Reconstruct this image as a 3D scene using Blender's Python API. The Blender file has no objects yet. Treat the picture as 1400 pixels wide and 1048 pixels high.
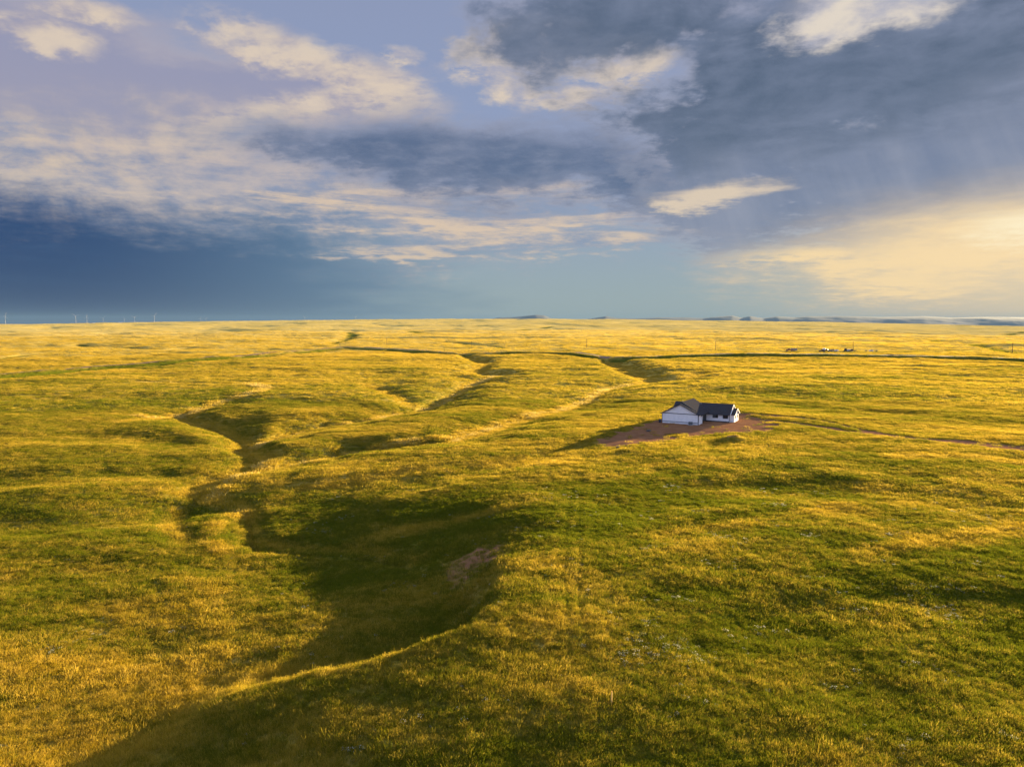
import bpy, bmesh, math
import numpy as np
from mathutils import Vector, Matrix

SC = bpy.context.scene
COL = SC.collection
QUICK = ""

# ---------------------------------------------------------------- camera, exposure
FPX, CX, CY = 980.0, 700.0, 524.0            # focal length and centre of the 1400 x 1048 photograph
CAM_H = 30.0                                  # drone height above the house pad, metres
HORIZON_Y = 441.0
PITCH = math.atan((CY - HORIZON_Y) / FPX)
cam_data = bpy.data.cameras.new("camera")
cam = bpy.data.objects.new("camera", cam_data)
COL.objects.link(cam)
cam.location = (0, 0, CAM_H)
cam.rotation_euler = (math.pi / 2 - PITCH, 0, 0)
cam_data.sensor_fit = 'HORIZONTAL'
cam_data.sensor_width = 36.0
cam_data.lens = 36.0 * FPX / 1400.0
cam_data.clip_start = 0.5
cam_data.clip_end = 120000.0
SC.camera = cam

EXPOSURE = 2.48
SKY_LIFT = 1.4                                # extra brightness added to the unseen sky to fill the shade
SC.view_settings.view_transform = 'Standard'
SC.view_settings.look = 'None'
SC.view_settings.gamma = 1.0
SC.view_settings.use_curve_mapping = False
SC.view_settings.exposure = EXPOSURE
SC.cycles.max_bounces = 5
SC.cycles.diffuse_bounces = 2
SC.cycles.glossy_bounces = 2
SC.cycles.transmission_bounces = 3
SC.cycles.volume_bounces = 0
SC.cycles.transparent_max_bounces = 6
SC.cycles.sample_clamp_indirect = 4.0

# ---------------------------------------------------------------- sun
SUN_EL, SUN_AZ = 6.8, 44.0                    # degrees; azimuth clockwise from the view direction (+Y)
sun_data = bpy.data.lights.new("sun", 'SUN')
sun_data.energy = 5.0
sun_data.angle = math.radians(0.5)
sun_data.color = (1.0, 0.76, 0.42)
sun = bpy.data.objects.new("sun", sun_data)
COL.objects.link(sun)
_e, _a = math.radians(SUN_EL), math.radians(SUN_AZ)
SUN_DIR = Vector((math.sin(_a) * math.cos(_e), math.cos(_a) * math.cos(_e), math.sin(_e)))
sun.rotation_euler = (-SUN_DIR).to_track_quat('-Z', 'Y').to_euler()
sun.location = (0, 0, 200)

# ---------------------------------------------------------------- projection helpers
def ray(px, py):
    xc, yc = (px - CX) / FPX, (CY - py) / FPX
    cp, sp = math.cos(PITCH), math.sin(PITCH)
    return Vector((xc, cp + yc * sp, -sp + yc * cp))

def ground_point(px, py, z=0.0):
    d = ray(px, py)
    t = (z - CAM_H) / d.z
    return Vector((d.x * t, d.y * t, z))

def azel(px, py):
    d = ray(px, py).normalized()
    return math.degrees(math.atan2(d.x, d.y)), math.degrees(math.asin(d.z))

def lin(c):
    c = c / 255.0
    return c / 12.92 if c <= 0.04045 else ((c + 0.055) / 1.055) ** 2.4

# ---------------------------------------------------------------- small node language
class V:
    """a float or vector socket in a node tree, with arithmetic"""
    tree = None
    def __init__(self, s): self.s = s
    @staticmethod
    def node(op, *args, clamp=False):
        n = V.tree.nodes.new('ShaderNodeMath'); n.operation = op; n.use_clamp = clamp
        for k, a in enumerate(args):
            if isinstance(a, V): V.tree.links.new(a.s, n.inputs[k])
            else: n.inputs[k].default_value = a
        return V(n.outputs[0])
    def __add__(s, o): return V.node('ADD', s, o)
    __radd__ = __add__
    def __sub__(s, o): return V.node('SUBTRACT', s, o)
    def __rsub__(s, o): return V.node('SUBTRACT', o, s)
    def __mul__(s, o): return V.node('MULTIPLY', s, o)
    __rmul__ = __mul__
    def __truediv__(s, o): return V.node('DIVIDE', s, o)
    def __rtruediv__(s, o): return V.node('DIVIDE', o, s)
def vmax(a, b): return V.node('MAXIMUM', a, b)
def vmin(a, b): return V.node('MINIMUM', a, b)
def smooth(x, lo, hi, a=0.0, b=1.0):
    n = V.tree.nodes.new('ShaderNodeMapRange'); n.interpolation_type = 'SMOOTHSTEP'
    V.tree.links.new(x.s, n.inputs['Value'])
    for k, v in (('From Min', lo), ('From Max', hi), ('To Min', a), ('To Max', b)): n.inputs[k].default_value = v
    return V(n.outputs[0])
def vec(x, y, z=0.0):
    n = V.tree.nodes.new('ShaderNodeCombineXYZ')
    for k, a in enumerate((x, y, z)):
        if isinstance(a, V): V.tree.links.new(a.s, n.inputs[k])
        else: n.inputs[k].default_value = a
    return V(n.outputs[0])
def sep(v):
    n = V.tree.nodes.new('ShaderNodeSeparateXYZ'); V.tree.links.new(v.s, n.inputs[0])
    return [V(n.outputs[k]) for k in range(3)]
def noise(v, scale, detail=4.0, rough=0.5, dist=0.0, out=0):
    n = V.tree.nodes.new('ShaderNodeTexNoise')
    n.inputs['Scale'].default_value = scale; n.inputs['Detail'].default_value = detail
    n.inputs['Roughness'].default_value = rough; n.inputs['Distortion'].default_value = dist
    V.tree.links.new(v.s, n.inputs['Vector'])
    return V(n.outputs[out])
def rgb(c):
    n = V.tree.nodes.new('ShaderNodeRGB'); n.outputs[0].default_value = (c[0], c[1], c[2], 1.0)
    return V(n.outputs[0])
def mix(f, a, b):
    n = V.tree.nodes.new('ShaderNodeMix'); n.data_type = 'RGBA'
    for k, x in ((0, f), (6, a), (7, b)):
        if isinstance(x, V): V.tree.links.new(x.s, n.inputs[k])
        elif k == 0: n.inputs[k].default_value = x
        else: n.inputs[k].default_value = (x[0], x[1], x[2], 1.0)
    return V(n.outputs[2])

# ---------------------------------------------------------------- sky: Nishita daylight under evening clouds
world = bpy.data.worlds.new("World")
SC.world = world
world.use_nodes = True
world.cycles.sampling_method = 'NONE'
wt = world.node_tree
wt.nodes.clear()
V.tree = wt
GAIN = 2.0 ** -EXPOSURE
def sky_rgb(r, g, b): return (lin(r) * GAIN, lin(g) * GAIN, lin(b) * GAIN)

nish = wt.nodes.new('ShaderNodeTexSky')
nish.sky_type = 'NISHITA'
nish.sun_disc = False
nish.sun_elevation = _e
nish.sun_rotation = _a
nish.altitude = 1500
nish.air_density = 1.0
nish.dust_density = 0.4
bg_sky = wt.nodes.new('ShaderNodeBackground')
bg_sky.inputs['Strength'].default_value = 0.05
wt.links.new(nish.outputs[0], bg_sky.inputs['Color'])

tc = wt.nodes.new('ShaderNodeTexCoord')
dx, dy, dz = sep(V(tc.outputs['Generated']))
DEG = 180.0 / math.pi
AZ0 = V.node('ARCTAN2', dx, dy) * DEG
EL0 = V.node('ARCSINE', dz) * DEG
inv = 1.0 / (vmax(dz, 0.0) + 0.12)
P = vec(dx * inv, dy * inv, 0.0)             # directions laid onto a flat cloud deck
PS = vec(dx * inv + 0.05, dy * inv + 0.04, 0.0)
n_big = noise(P, 1.25, 5.0, 0.52)
n_puff = noise(P, 3.4, 9.0, 0.60, 0.25)
n_puff_s = noise(PS, 3.4, 5.0, 0.60, 0.25)
n_fine = noise(P, 9.0, 7.0, 0.62, 0.2)
shade = (n_puff - n_puff_s) * 2.6            # which side of a billow faces the sun
lobes = 1.0 - V.node('ABSOLUTE', (n_fine - 0.5) * 4.0)   # rounded heads with creases between them
streak = noise(vec(AZ0 * 0.06, EL0 * 0.62, 3.0), 1.0, 8.0, 0.62, 0.6)
n_mid = noise(vec(AZ0 * 0.105, EL0 * 0.175, 7.0), 1.0, 10.0, 0.60, 0.25)
n_mid_s = noise(vec(AZ0 * 0.105 + 0.12, EL0 * 0.175 - 0.08, 7.0), 1.0, 6.0, 0.60, 0.25)
B, F, K, M_ = n_puff - 0.5, n_fine - 0.5, streak - 0.5, n_mid - 0.5
shade_m = (n_mid - n_mid_s) * 2.6
G = (n_big - 0.5) * 1.6
AZ = AZ0 + M_ * 7.0 + F * 2.5
EL = EL0 + M_ * 2.2 + B * 1.2 + F * 1.0

def blob(px, py, rx, ry, slope=0.0, az=None, el=None):
    """1 at the centre of a patch of sky, 0 on its rim, negative outside; radii in photo pixels, slope = rise per pixel"""
    a, e = azel(px, py)
    k = math.degrees(1 / FPX)
    A = (AZ if az is None else az) - a
    E = (EL if el is None else el) - e
    if slope: E = E - A * slope
    u, w = A * (1 / (rx * k)), E * (1 / (ry * k))
    return 1.0 - V.node('SQRT', u * u + w * w)
def union(*b):
    r = b[0]
    for x in b[1:]: r = V.node('SMOOTH_MAX', r, x, 0.25)
    return r

# clear air between the clouds: lavender overhead, grey teal at the horizon, warmer towards the sun
c = mix(smooth(EL0, 0.0, 13.0), sky_rgb(148, 166, 172), sky_rgb(143, 157, 190))
c = mix(smooth(EL0, 13.0, 26.0), c, sky_rgb(141, 152, 184))
c = mix(smooth(AZ0, 12.0, 40.0) * smooth(EL0, 9.0, 0.0), c, sky_rgb(208, 193, 166))

# thin grey sheet high on the left
d = union(blob(120, 120, 380, 82, -0.03), blob(400, 125, 170, 46, 0.03), blob(40, 60, 180, 60)) + B * 1.0 + F * 0.5
a1 = smooth(d, -0.1, 0.35)
c1 = mix(smooth(d + B * 0.8, 0.05, 0.6), sky_rgb(178, 170, 180), sky_rgb(153, 152, 177))
c1 = mix(smooth(EL0 + B * 6.0, 18.0, 12.0) * 0.35, c1, sky_rgb(176, 164, 170))
c = mix(a1 * 0.85, c, c1)
# its sunlit rim: heads of cumulus along the right and lower edge
d = union(blob(395, 76, 125, 32, -0.22), blob(505, 114, 100, 36, -0.15), blob(390, 158, 175, 30, 0.32), blob(280, 200, 160, 22, 0.2), blob(60, 48, 60, 22), blob(115, 14, 60, 14), blob(0, 215, 40, 12)) + M_ * 1.4 + B * 0.8 + lobes * 0.28 - 0.18 + F * 0.7
c = mix(smooth(d, -0.15, 0.6) * 0.85, c, mix(smooth(shade + F * 1.2 + d * 0.35, -0.45, 0.55), sky_rgb(168, 162, 177), sky_rgb(228, 208, 184)))
# broken, lit cloud field below it
d = union(blob(120, 250, 420, 62, 0.03), blob(480, 262, 320, 78), blob(330, 200, 200, 34, 0.18)) + M_ * 2.2 + F * 0.8
a2 = smooth(d, -0.6, 0.5)
c2 = mix(smooth(shade_m * 1.1 + F * 0.9 + K * 1.5 + G * 0.6, -0.55, 0.65), sky_rgb(132, 143, 171), sky_rgb(206, 188, 176))
c2 = mix(smooth(AZ0 + G * 14.0, -18.0, -36.0) * smooth(shade_m + F * 0.8, -0.3, 0.4) * 0.4, c2, sky_rgb(226, 202, 166))
c = mix(a2 * 0.84, c, c2)
# storm darkness low on the left
edge = EL0 + M_ * 7.0 + G * 1.5 + B * 1.5 + F * 1.6 + (AZ0 + 35.0) * 0.04
a3 = smooth(edge, 9.6, 5.4) * smooth(AZ0 + (n_big - 0.5) * 12.0 + EL0 * 0.6, 3.0, -16.0)
c3 = mix(smooth(AZ0, -34.0, -4.0), sky_rgb(2, 54, 108), sky_rgb(96, 127, 156))
c3 = mix(smooth(streak, 0.45, 0.75) * smooth(EL0, 1.5, 6.0) * 0.5, c3, sky_rgb(62, 104, 146))
c = mix(a3 * 0.97, c, c3)
# peach and lavender streaks low in the middle
d = union(blob(640, 288, 330, 55), blob(830, 328, 250, 22, 0.04), blob(560, 345, 150, 16, 0.04)) + K * 3.2 + F * 0.9
a4 = smooth(d, 0.0, 0.9)
c4 = mix(smooth(streak + B * 0.7 + F * 0.3, 0.36, 0.68), sky_rgb(132, 147, 174), sky_rgb(224, 198, 170))
c = mix(a4 * 0.85, c, c4)
# small lit cumulus in the blue gap
d = union(blob(688, 108, 58, 44), blob(735, 62, 110, 36), blob(554, 76, 26, 14), blob(850, 90, 80, 44), blob(790, 130, 60, 14)) + B * 1.2 + M_ * 1.0 + lobes * 0.3 - 0.2 + F * 0.7
a5 = smooth(d, -0.1, 0.55)
c5 = mix(smooth(shade + F * 1.2, -0.4, 0.4), sky_rgb(164, 165, 184), sky_rgb(230, 210, 184))
c = mix(a5 * 0.9, c, c5)
# dark belt across the middle
d = union(blob(720, 226, 290, 56), blob(530, 205, 170, 36), blob(860, 246, 170, 44), blob(970, 195, 130, 60)) + M_ * 2.2 + B * 0.7 + F * 0.6
a6 = smooth(d, -0.35, 0.5)
c6 = mix(smooth(d + F * 0.5 + G * 0.3, -0.3, 0.75), sky_rgb(152, 157, 180), sky_rgb(84, 102, 135))
c6 = mix(smooth(shade * 0.6 + shade_m * 0.6 + F * 0.8 + B * 0.5, -0.35, 0.8) * 0.7, c6, sky_rgb(140, 148, 172))
c = mix(a6 * 0.95, c, c6)
# great dark cloud on the right with rain under it
d = union(blob(850, 25, 200, 66), blob(1060, 110, 210, 105), blob(1280, 70, 300, 130), blob(1240, 240, 300, 108), blob(1010, 200, 140, 60)) + M_ * 1.2 + B * 0.9 + F * 0.5
a7 = smooth(d, -0.28, 0.42)
core = smooth(EL0 + G * 9.0 + B * 7.0 + AZ0 * -0.1, 7.0, 14.0)
form = B * 1.7 + G * 0.9 + M_ * 1.6 + F * 0.6
tone = shade * 0.6 + shade_m * 0.5 + F * 0.4 + G * 0.5 + B * 0.8
virga = noise(vec(AZ0 * 0.30 + EL0 * 0.12, EL0 * 0.05, 9.0), 1.0, 5.0, 0.55)
low = mix(smooth(virga * 0.7 + n_mid * 0.6 + G * 0.15, 0.42, 0.88), sky_rgb(112, 124, 152), sky_rgb(142, 148, 168))
c7 = mix(core, low, mix(smooth(tone, -0.7, 0.75), sky_rgb(72, 88, 112), sky_rgb(132, 141, 166)))
dk = union(blob(850, 55, 110, 52, -0.2), blob(1075, 120, 150, 58, 0.15), blob(1250, 120, 150, 40, 0.3), blob(960, 175, 80, 50)) + M_ * 1.6 + B * 1.2 + F * 0.6
c7 = mix(smooth(dk, -0.4, 0.8) * 0.5, c7, sky_rgb(76, 92, 116))
c7 = mix(smooth(d + F * 0.7 + B * 0.5, 0.32, -0.25) * 0.75, c7, sky_rgb(180, 175, 184))
c = mix(a7 * 0.97, c, c7)
# bright opening at the top of it, and the pale lens cloud under the belt
d = blob(1190, 8, 130, 34, 0.05) + M_ * 1.2 + B * 1.0 + F * 0.8
c = mix(smooth(d, -0.1, 0.6) * 0.9, c, mix(smooth(shade + F, -0.4, 0.4), sky_rgb(184, 182, 194), sky_rgb(234, 220, 202)))
d = blob(985, 262, 90, 18, 0.04) + B * 1.2 + K * 1.2 + F * 0.5
c = mix(smooth(d, 0.0, 0.7) * 0.9, c, sky_rgb(226, 205, 178))
# sunlit gap over the right-hand horizon
d = union(blob(1290, 352, 230, 44, 0.06), blob(1400, 325, 180, 46), blob(1110, 350, 110, 16), blob(1235, 388, 120, 32)) + B * 0.9 + M_ * 0.8 + K * 0.35 + F * 0.3
a8 = smooth(d, -0.5, 0.7)
c8 = mix(smooth(d + K * 1.0 + F * 0.6 + B * 0.6, -0.1, 1.0), sky_rgb(204, 188, 166), sky_rgb(250, 217, 162))
c = mix(a8 * 0.95, c, c8)
d = blob(1420, 328, 320, 84, 0.0, AZ0, EL0) + B * 0.4
c = mix(smooth(d, -0.1, 0.9) * 0.6, c, sky_rgb(250, 218, 166))
d = blob(1425, 312, 100, 28) + K * 1.2 + F * 0.4
c = mix(smooth(d, 0.0, 0.9), c, sky_rgb(255, 238, 198))

# sky overhead and behind the camera, out of view, brightened as added fill light
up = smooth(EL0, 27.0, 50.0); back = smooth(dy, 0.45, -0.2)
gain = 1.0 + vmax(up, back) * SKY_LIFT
c = mix(1.0, rgb((0, 0, 0)), c)
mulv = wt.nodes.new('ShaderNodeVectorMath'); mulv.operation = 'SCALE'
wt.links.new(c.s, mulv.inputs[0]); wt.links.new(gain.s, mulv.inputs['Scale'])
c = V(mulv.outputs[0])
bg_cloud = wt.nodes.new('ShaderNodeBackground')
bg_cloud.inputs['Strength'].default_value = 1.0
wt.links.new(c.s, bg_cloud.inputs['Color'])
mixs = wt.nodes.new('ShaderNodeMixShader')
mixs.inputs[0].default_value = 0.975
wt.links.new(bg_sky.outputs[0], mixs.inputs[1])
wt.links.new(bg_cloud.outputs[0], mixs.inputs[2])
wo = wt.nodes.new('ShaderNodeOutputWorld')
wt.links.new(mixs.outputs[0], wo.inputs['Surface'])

# ---------------------------------------------------------------- numpy noise
_rs = np.random.RandomState(7)
_perm = _rs.permutation(4096)
_ga = _rs.uniform(0, 2 * np.pi, 4096)
_gx, _gy = np.cos(_ga).astype(np.float32), np.sin(_ga).astype(np.float32)
def perlin(x, y):
    xi, yi = np.floor(x).astype(np.int64), np.floor(y).astype(np.int64)
    xf, yf = (x - xi).astype(np.float32), (y - yi).astype(np.float32)
    u, v = xf * xf * xf * (xf * (xf * 6 - 15) + 10), yf * yf * yf * (yf * (yf * 6 - 15) + 10)
    def g(i, j):
        h = _perm[(_perm[(xi + i) & 4095] + yi + j) & 4095]
        return _gx[h] * (xf - i) + _gy[h] * (yf - j)
    a, b, c_, d_ = g(0, 0), g(1, 0), g(0, 1), g(1, 1)
    return (a + u * (b - a)) + v * ((c_ + u * (d_ - c_)) - (a + u * (b - a)))
def fbm(x, y, wave, octaves=4, gain=0.5, ox=0.0):
    """fractal noise of wavelength `wave` metres, roughly -1..1"""
    r, amp, f = 0.0, 1.0, 1.0 / wave
    for k in range(octaves):
        r = r + amp * perlin(x * f + ox + 17.3 * k, y * f + 91.7 * k - ox)
        amp *= gain; f *= 2.03
    return r * 1.5
def sstep(x, lo, hi):
    t = np.clip((x - lo) / (hi - lo), 0, 1)
    return t * t * (3 - 2 * t)

# ---------------------------------------------------------------- terrain: broad form from surveyed spot heights
SPOTS = [  # (photo x, photo y, height): every one becomes a world point on the ground
    (1000, 580, 0), (955, 598, -.1), (905, 582, -.3), (1300, 600, .6), (1390, 650, .3), (1200, 750, -.4), (1000, 750, -.1), (820, 690, -.3),
    (735, 760, .2), (715, 700, -.1), (850, 900, -.4), (1100, 900, -.8), (1350, 900, -1.2), (720, 900, -.5), (620, 1000, -.7), (400, 1010, -2.0), (540, 960, -.8),
    (1000, 1040, -0.9), (1390, 1040, -1.2), (720, 1040, -1.0), (470, 1000, -1.2), (690, 800, .4), (740, 850, .1), (800, 800, 0), (780, 960, -.4), (655, 868, .1), (575, 900, -.5), (450, 942, -1.3), (320, 972, -2.6), (300, 1020, -4.4),
    (640, 690, -1.3), (600, 655, -1.3), (520, 645, -2.4), (430, 650, -4.2), (560, 720, -3.6), (450, 710, -6.0),
    (345, 765, -7.5), (430, 775, -7.6), (520, 785, -7.4), (350, 700, -7.0), (290, 720, -7), (270, 690, -6.6), (620, 755, -4.6),
    (400, 850, -6.9), (330, 925, -6.9), (180, 1010, -7.6), (450, 815, -6.9), (330, 830, -6.7),
    (250, 800, -6.3), (150, 850, -6.0), (0, 900, -5.2), (50, 780, -4.7), (150, 740, -5.0), (0, 1045, -7.0), (100, 690, -3.5), (200, 655, -3.6),
    (100, 620, -1.8), (0, 600, -1.2), (250, 620, -3.8), (0, 680, -2.8),
    (100, 560, -1), (250, 545, -2), (0, 530, -1), (400, 540, -1.2), (330, 580, -3.6), (290, 640, -5.2), (450, 555, -2.4), (420, 597, -3.2), (500, 590, -2.6),
    (370, 625, -4.5), (560, 628, -2.0), (600, 560, -2.2), (700, 540, -2.2), (700, 600, -1.1), (800, 520, -1.6), (790, 620, -.5),
    (1000, 530, -.4), (1200, 545, .2), (1390, 550, .8), (1150, 620, .3), (890, 500, -1.0),
]
FAR_SPOTS = [  # (photo x, distance, height)
    *[(px, 520, z) for px, z in ((0, -2), (350, -2), (700, -1.5), (1050, -.5), (1400, .5))],
    *[(px, 900, z) for px, z in ((0, -3), (350, -1.5), (700, -1), (1050, .5), (1400, 0))],
    *[(px, 1600, z) for px, z in ((0, -4), (350, -1), (700, 1), (1050, 1), (1400, -2))],
    *[(px, 3000, z) for px, z in ((0, -2), (240, 4), (480, 9), (720, 10), (950, 6), (1200, 0), (1400, -8))],
    *[(px, 7000, 30 + (441 - y) * 7000 / 980) for px, y in ((0, 443.6), (240, 441.2), (480, 438.4), (620, 437.4), (720, 437.0), (790, 437.6), (950, 439.2), (1100, 440.6), (1200, 442), (1400, 445.6))],
    *[(px, 12000, -40) for px in (0, 350, 700, 1050, 1400)],
    *[(px, 28000, -150) for px in (0, 700, 1400)],
]
_c = []
for px, py, z in SPOTS:
    z = -2 + (z + 2) * 0.50 if z < -2 else z
    p = ground_point(px, py, z); _c.append((math.atan2(p.x, p.y), math.log(math.hypot(p.x, p.y)), z))
for px, r, z in FAR_SPOTS: _c.append((math.atan((px - CX) / FPX), math.log(r), z))
_c = np.array(_c)
def _tps(d2): return 0.5 * d2 * np.log(d2 + 1e-9)
_n = len(_c)
_d2 = (_c[:, None, 0] - _c[None, :, 0]) ** 2 + (_c[:, None, 1] - _c[None, :, 1]) ** 2
_A = np.zeros((_n + 3, _n + 3))
_A[:_n, :_n] = _tps(_d2) + 2e-5 * np.eye(_n)
_A[:_n, _n] = 1; _A[:_n, _n + 1:] = _c[:, :2]; _A[_n:, :_n] = _A[:_n, _n:].T
_w = np.linalg.solve(_A, np.concatenate([_c[:, 2], np.zeros(3)]))
def broad(x, y):
    r = np.hypot(x, y); az = np.arctan2(x, y)
    a = np.clip(az, -0.80, 0.80); l = np.log(np.clip(r, 42.0, 28000.0))
    out = _w[_n] + _w[_n + 1] * a + _w[_n + 2] * l
    for k in range(_n):
        out = out + _w[k] * _tps((a - _c[k, 0]) ** 2 + (l - _c[k, 1]) ** 2)
    f = sstep(np.abs(az), 0.85, 2.2)
    return out * (1 - f) - 2.0 * f

# ---------------------------------------------------------------- gullies and banks
GULLIES = [  # nodes: photo x, photo y, height used to place it, cut depth, half width left, half width right (looking downstream)
    # right swale, from the hollow under the road down to the valley
    [(822, 489, -1, 2.5, 9, 9), (838, 496, -2, 5.5, 26, 15), (858, 508, -3, 6.5, 32, 18), (890, 518, -3, 5.0, 24, 16), (880, 523, -3, 2.0, 14, 14), (829, 530, -3, 1.6, 10, 10), (794, 547, -2, 1.6, 9, 9),
     (764, 556, -2, 1.5, 8, 8), (721, 566, -2, 1.6, 8, 8), (674, 579, -2, 1.5, 8, 7), (614, 596, -2, 1.5, 7, 7), (550, 606, -3, 1.5, 6, 6), (486, 614, -4, 1.8, 6, 6), (421, 630, -5, 2.2, 6, 6), (372, 648, -6, 2.2, 5, 5), (340, 664, -7, 1.5, 5, 5)],
    [(962, 509, -1, 1.2, 12, 10), (925, 516, -2, 4.0, 20, 14), (890, 519, -3, 4.5, 22, 16)],
    # middle swale
    [(632, 481, -1, 2.0, 8, 8), (648, 489, -2, 5.5, 20, 15), (662, 495, -3, 5.5, 26, 16), (698, 491, -1, 1.0, 12, 10)],
    [(712, 511, -1, 1.0, 12, 10), (680, 508, -2, 4.5, 22, 14), (650, 503, -2, 3.0, 20, 12)],
    [(662, 495, -3, 3.5, 16, 14), (652, 504, -3, 3.0, 15, 14), (674, 513, -3, 2.2, 12, 12), (640, 522, -3, 2.4, 12, 10), (610, 537, -3, 3.6, 11, 8), (571, 553, -3, 3.4, 9, 7), (541, 560, -4, 3.0, 8, 6), (515, 568, -4, 1.6, 6, 6),
     (495, 571, -4, 3.0, 6, 5), (480, 574, -4, 1.8, 6, 5), (462, 576, -4, 3.4, 7, 5), (445, 578, -4, 2.0, 6, 5), (408, 588, -5, 2.4, 6, 6), (372, 600, -5, 2.6, 6, 6), (345, 611, -6, 3.0, 7, 7), (335, 625, -7, 3.0, 8, 8)],
    [(497, 521, -1, .6, 8, 8), (518, 528, -2, 2.8, 12, 12), (545, 539, -2, 2.6, 12, 10), (560, 549, -3, 1.2, 10, 8)],
    # left swale with its hairpin
    [(180, 520, -1, .8, 6, 6), (240, 521, -1, 1.2, 7, 7), (290, 522, -1, 1.6, 8, 8), (340, 526, -2, .5, 8, 8), (362, 531, -2, .4, 7, 7), (345, 540, -2, .4, 7, 7), (300, 551, -3, .7, 8, 8), (262, 562, -3, 1.3, 8, 8), (245, 569, -4, 3.2, 11, 8),
     (285, 582, -4, 3.0, 12, 8), (318, 593, -5, 2.4, 9, 8), (336, 604, -6, 3.0, 8, 8), (334, 620, -7, 3.0, 8, 8)],
    [(170, 573, -1, .5, 6, 6), (200, 571, -2, 1.2, 7, 7), (245, 568, -4, 1.8, 8, 8)],
    # trunk of the valley
    [(334, 616, -7, 3.0, 8, 8), (340, 628, -7, 3.6, 9, 9), (356, 641, -7, 3.2, 8, 8), (335, 655, -7, 2.2, 7, 8), (298, 674, -7, 1.8, 6, 8), (272, 690, -7, 1.4, 6, 7), (300, 700, -7.5, .8, 5, 6), (335, 712, -7.5, .8, 4, 6), (344, 740, -7.5, 1.0, 4, 5), (350, 764, -7.5, 1.1, 4, 4),
     (430, 771, -7.5, 1.1, 3.5, 4), (520, 777, -7.4, 1.1, 3.5, 4.5), (575, 792, -7.2, 1.0, 4, 5)],
    [(575, 792, -5, .5, 4, 4), (610, 812, -5.7, .6, 4, 4), (612, 836, -5.7, .6, 4, 4), (580, 862, -5.7, .6, 4, 4), (500, 885, -5.7, .6, 4, 4), (400, 915, -5.8, .6, 4, 4), (300, 948, -6, .8, 5, 4), (200, 1008, -6.2, .8, 5, 4), (60, 1062, -6.4, .6, 5, 4)],
    [(245, 700, -6, .8, 4, 4), (232, 735, -6.5, 1.0, 4, 5), (255, 765, -7, .6, 4, 4)],
    # far drainage lines
    [(0, 490, -2, 1.5, 8, 8), (40, 484, -2, 2.5, 14, 10), (95, 481, -2, 1.5, 12, 10)],
    [(20, 520, -2, 1.0, 6, 6), (55, 517, -2, 2.0, 7, 7), (88, 516, -2, 1.0, 6, 6)],
    [(200, 479, -2, 1.5, 14, 12), (232, 477, -2, 4.0, 24, 16), (262, 475, -2, 1.5, 14, 12)],
    [(455, 471, -2, 2.0, 24, 14), (478, 464, -1, 5.0, 40, 18), (486, 458, 0, 4.0, 46, 20), (478, 455, 0, 2, 30, 20)],
    [(560, 452, 3, 3, 60, 30), (590, 456, 2, 4, 50, 26), (640, 456, 2, 5, 60, 26), (690, 452, 3, 4, 70, 30), (760, 449, 3, 3, 70, 30)],
    [(690, 474, -1, 1.5, 16, 12), (655, 470, -1, 3.5, 30, 16), (600, 467, -1, 2.0, 24, 16)],
    [(1090, 461, 0, 2, 30, 14), (1230, 462, 0, 4, 40, 20), (1320, 470, 0, 4, 40, 18), (1390, 483, 0, 3, 30, 16)],
    [(1300, 454, -2, 3, 60, 24), (1355, 456, -2, 5, 60, 24), (1400, 452, -2, 3, 50, 24)],
    [(0, 466, -2, 2, 20, 14), (120, 463, -2, 4, 40, 16), (260, 459, 0, 4, 50, 16), (420, 455, 1, 3, 50, 18)],
    [(110, 470, -2, 2, 20, 14), (200, 476, -2, 3, 20, 14)],
    # folds of the plateau, right foreground
    [(1150, 690, 0, .3, 9, 6), (1010, 715, 0, .4, 8, 5), (900, 730, 0, .3, 6, 4)],
    [(1400, 720, 0, .3, 8, 6), (1260, 740, 0, .35, 8, 5), (1180, 755, 0, .25, 6, 5)],
    [(1400, 632, .4, .3, 9, 7), (1300, 622, .4, .4, 10, 6), (1220, 624, .3, .2, 8, 6)],
    [(560, 640, -2, .4, 6, 5), (480, 660, -3.5, .7, 6, 5), (420, 672, -4.5, .6, 5, 5)],
    [(690, 690, -.4, .4, 6, 5), (630, 705, -1.5, .9, 7, 5), (560, 722, -3, 1.0, 7, 5), (480, 750, -5, .6, 6, 5)],
]
def _polyline(nodes, project=True):
    return np.array([(*(ground_point(n[0], n[1], n[2]).xy if project else n[:2]), *n[3:]) for n in nodes])
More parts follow.
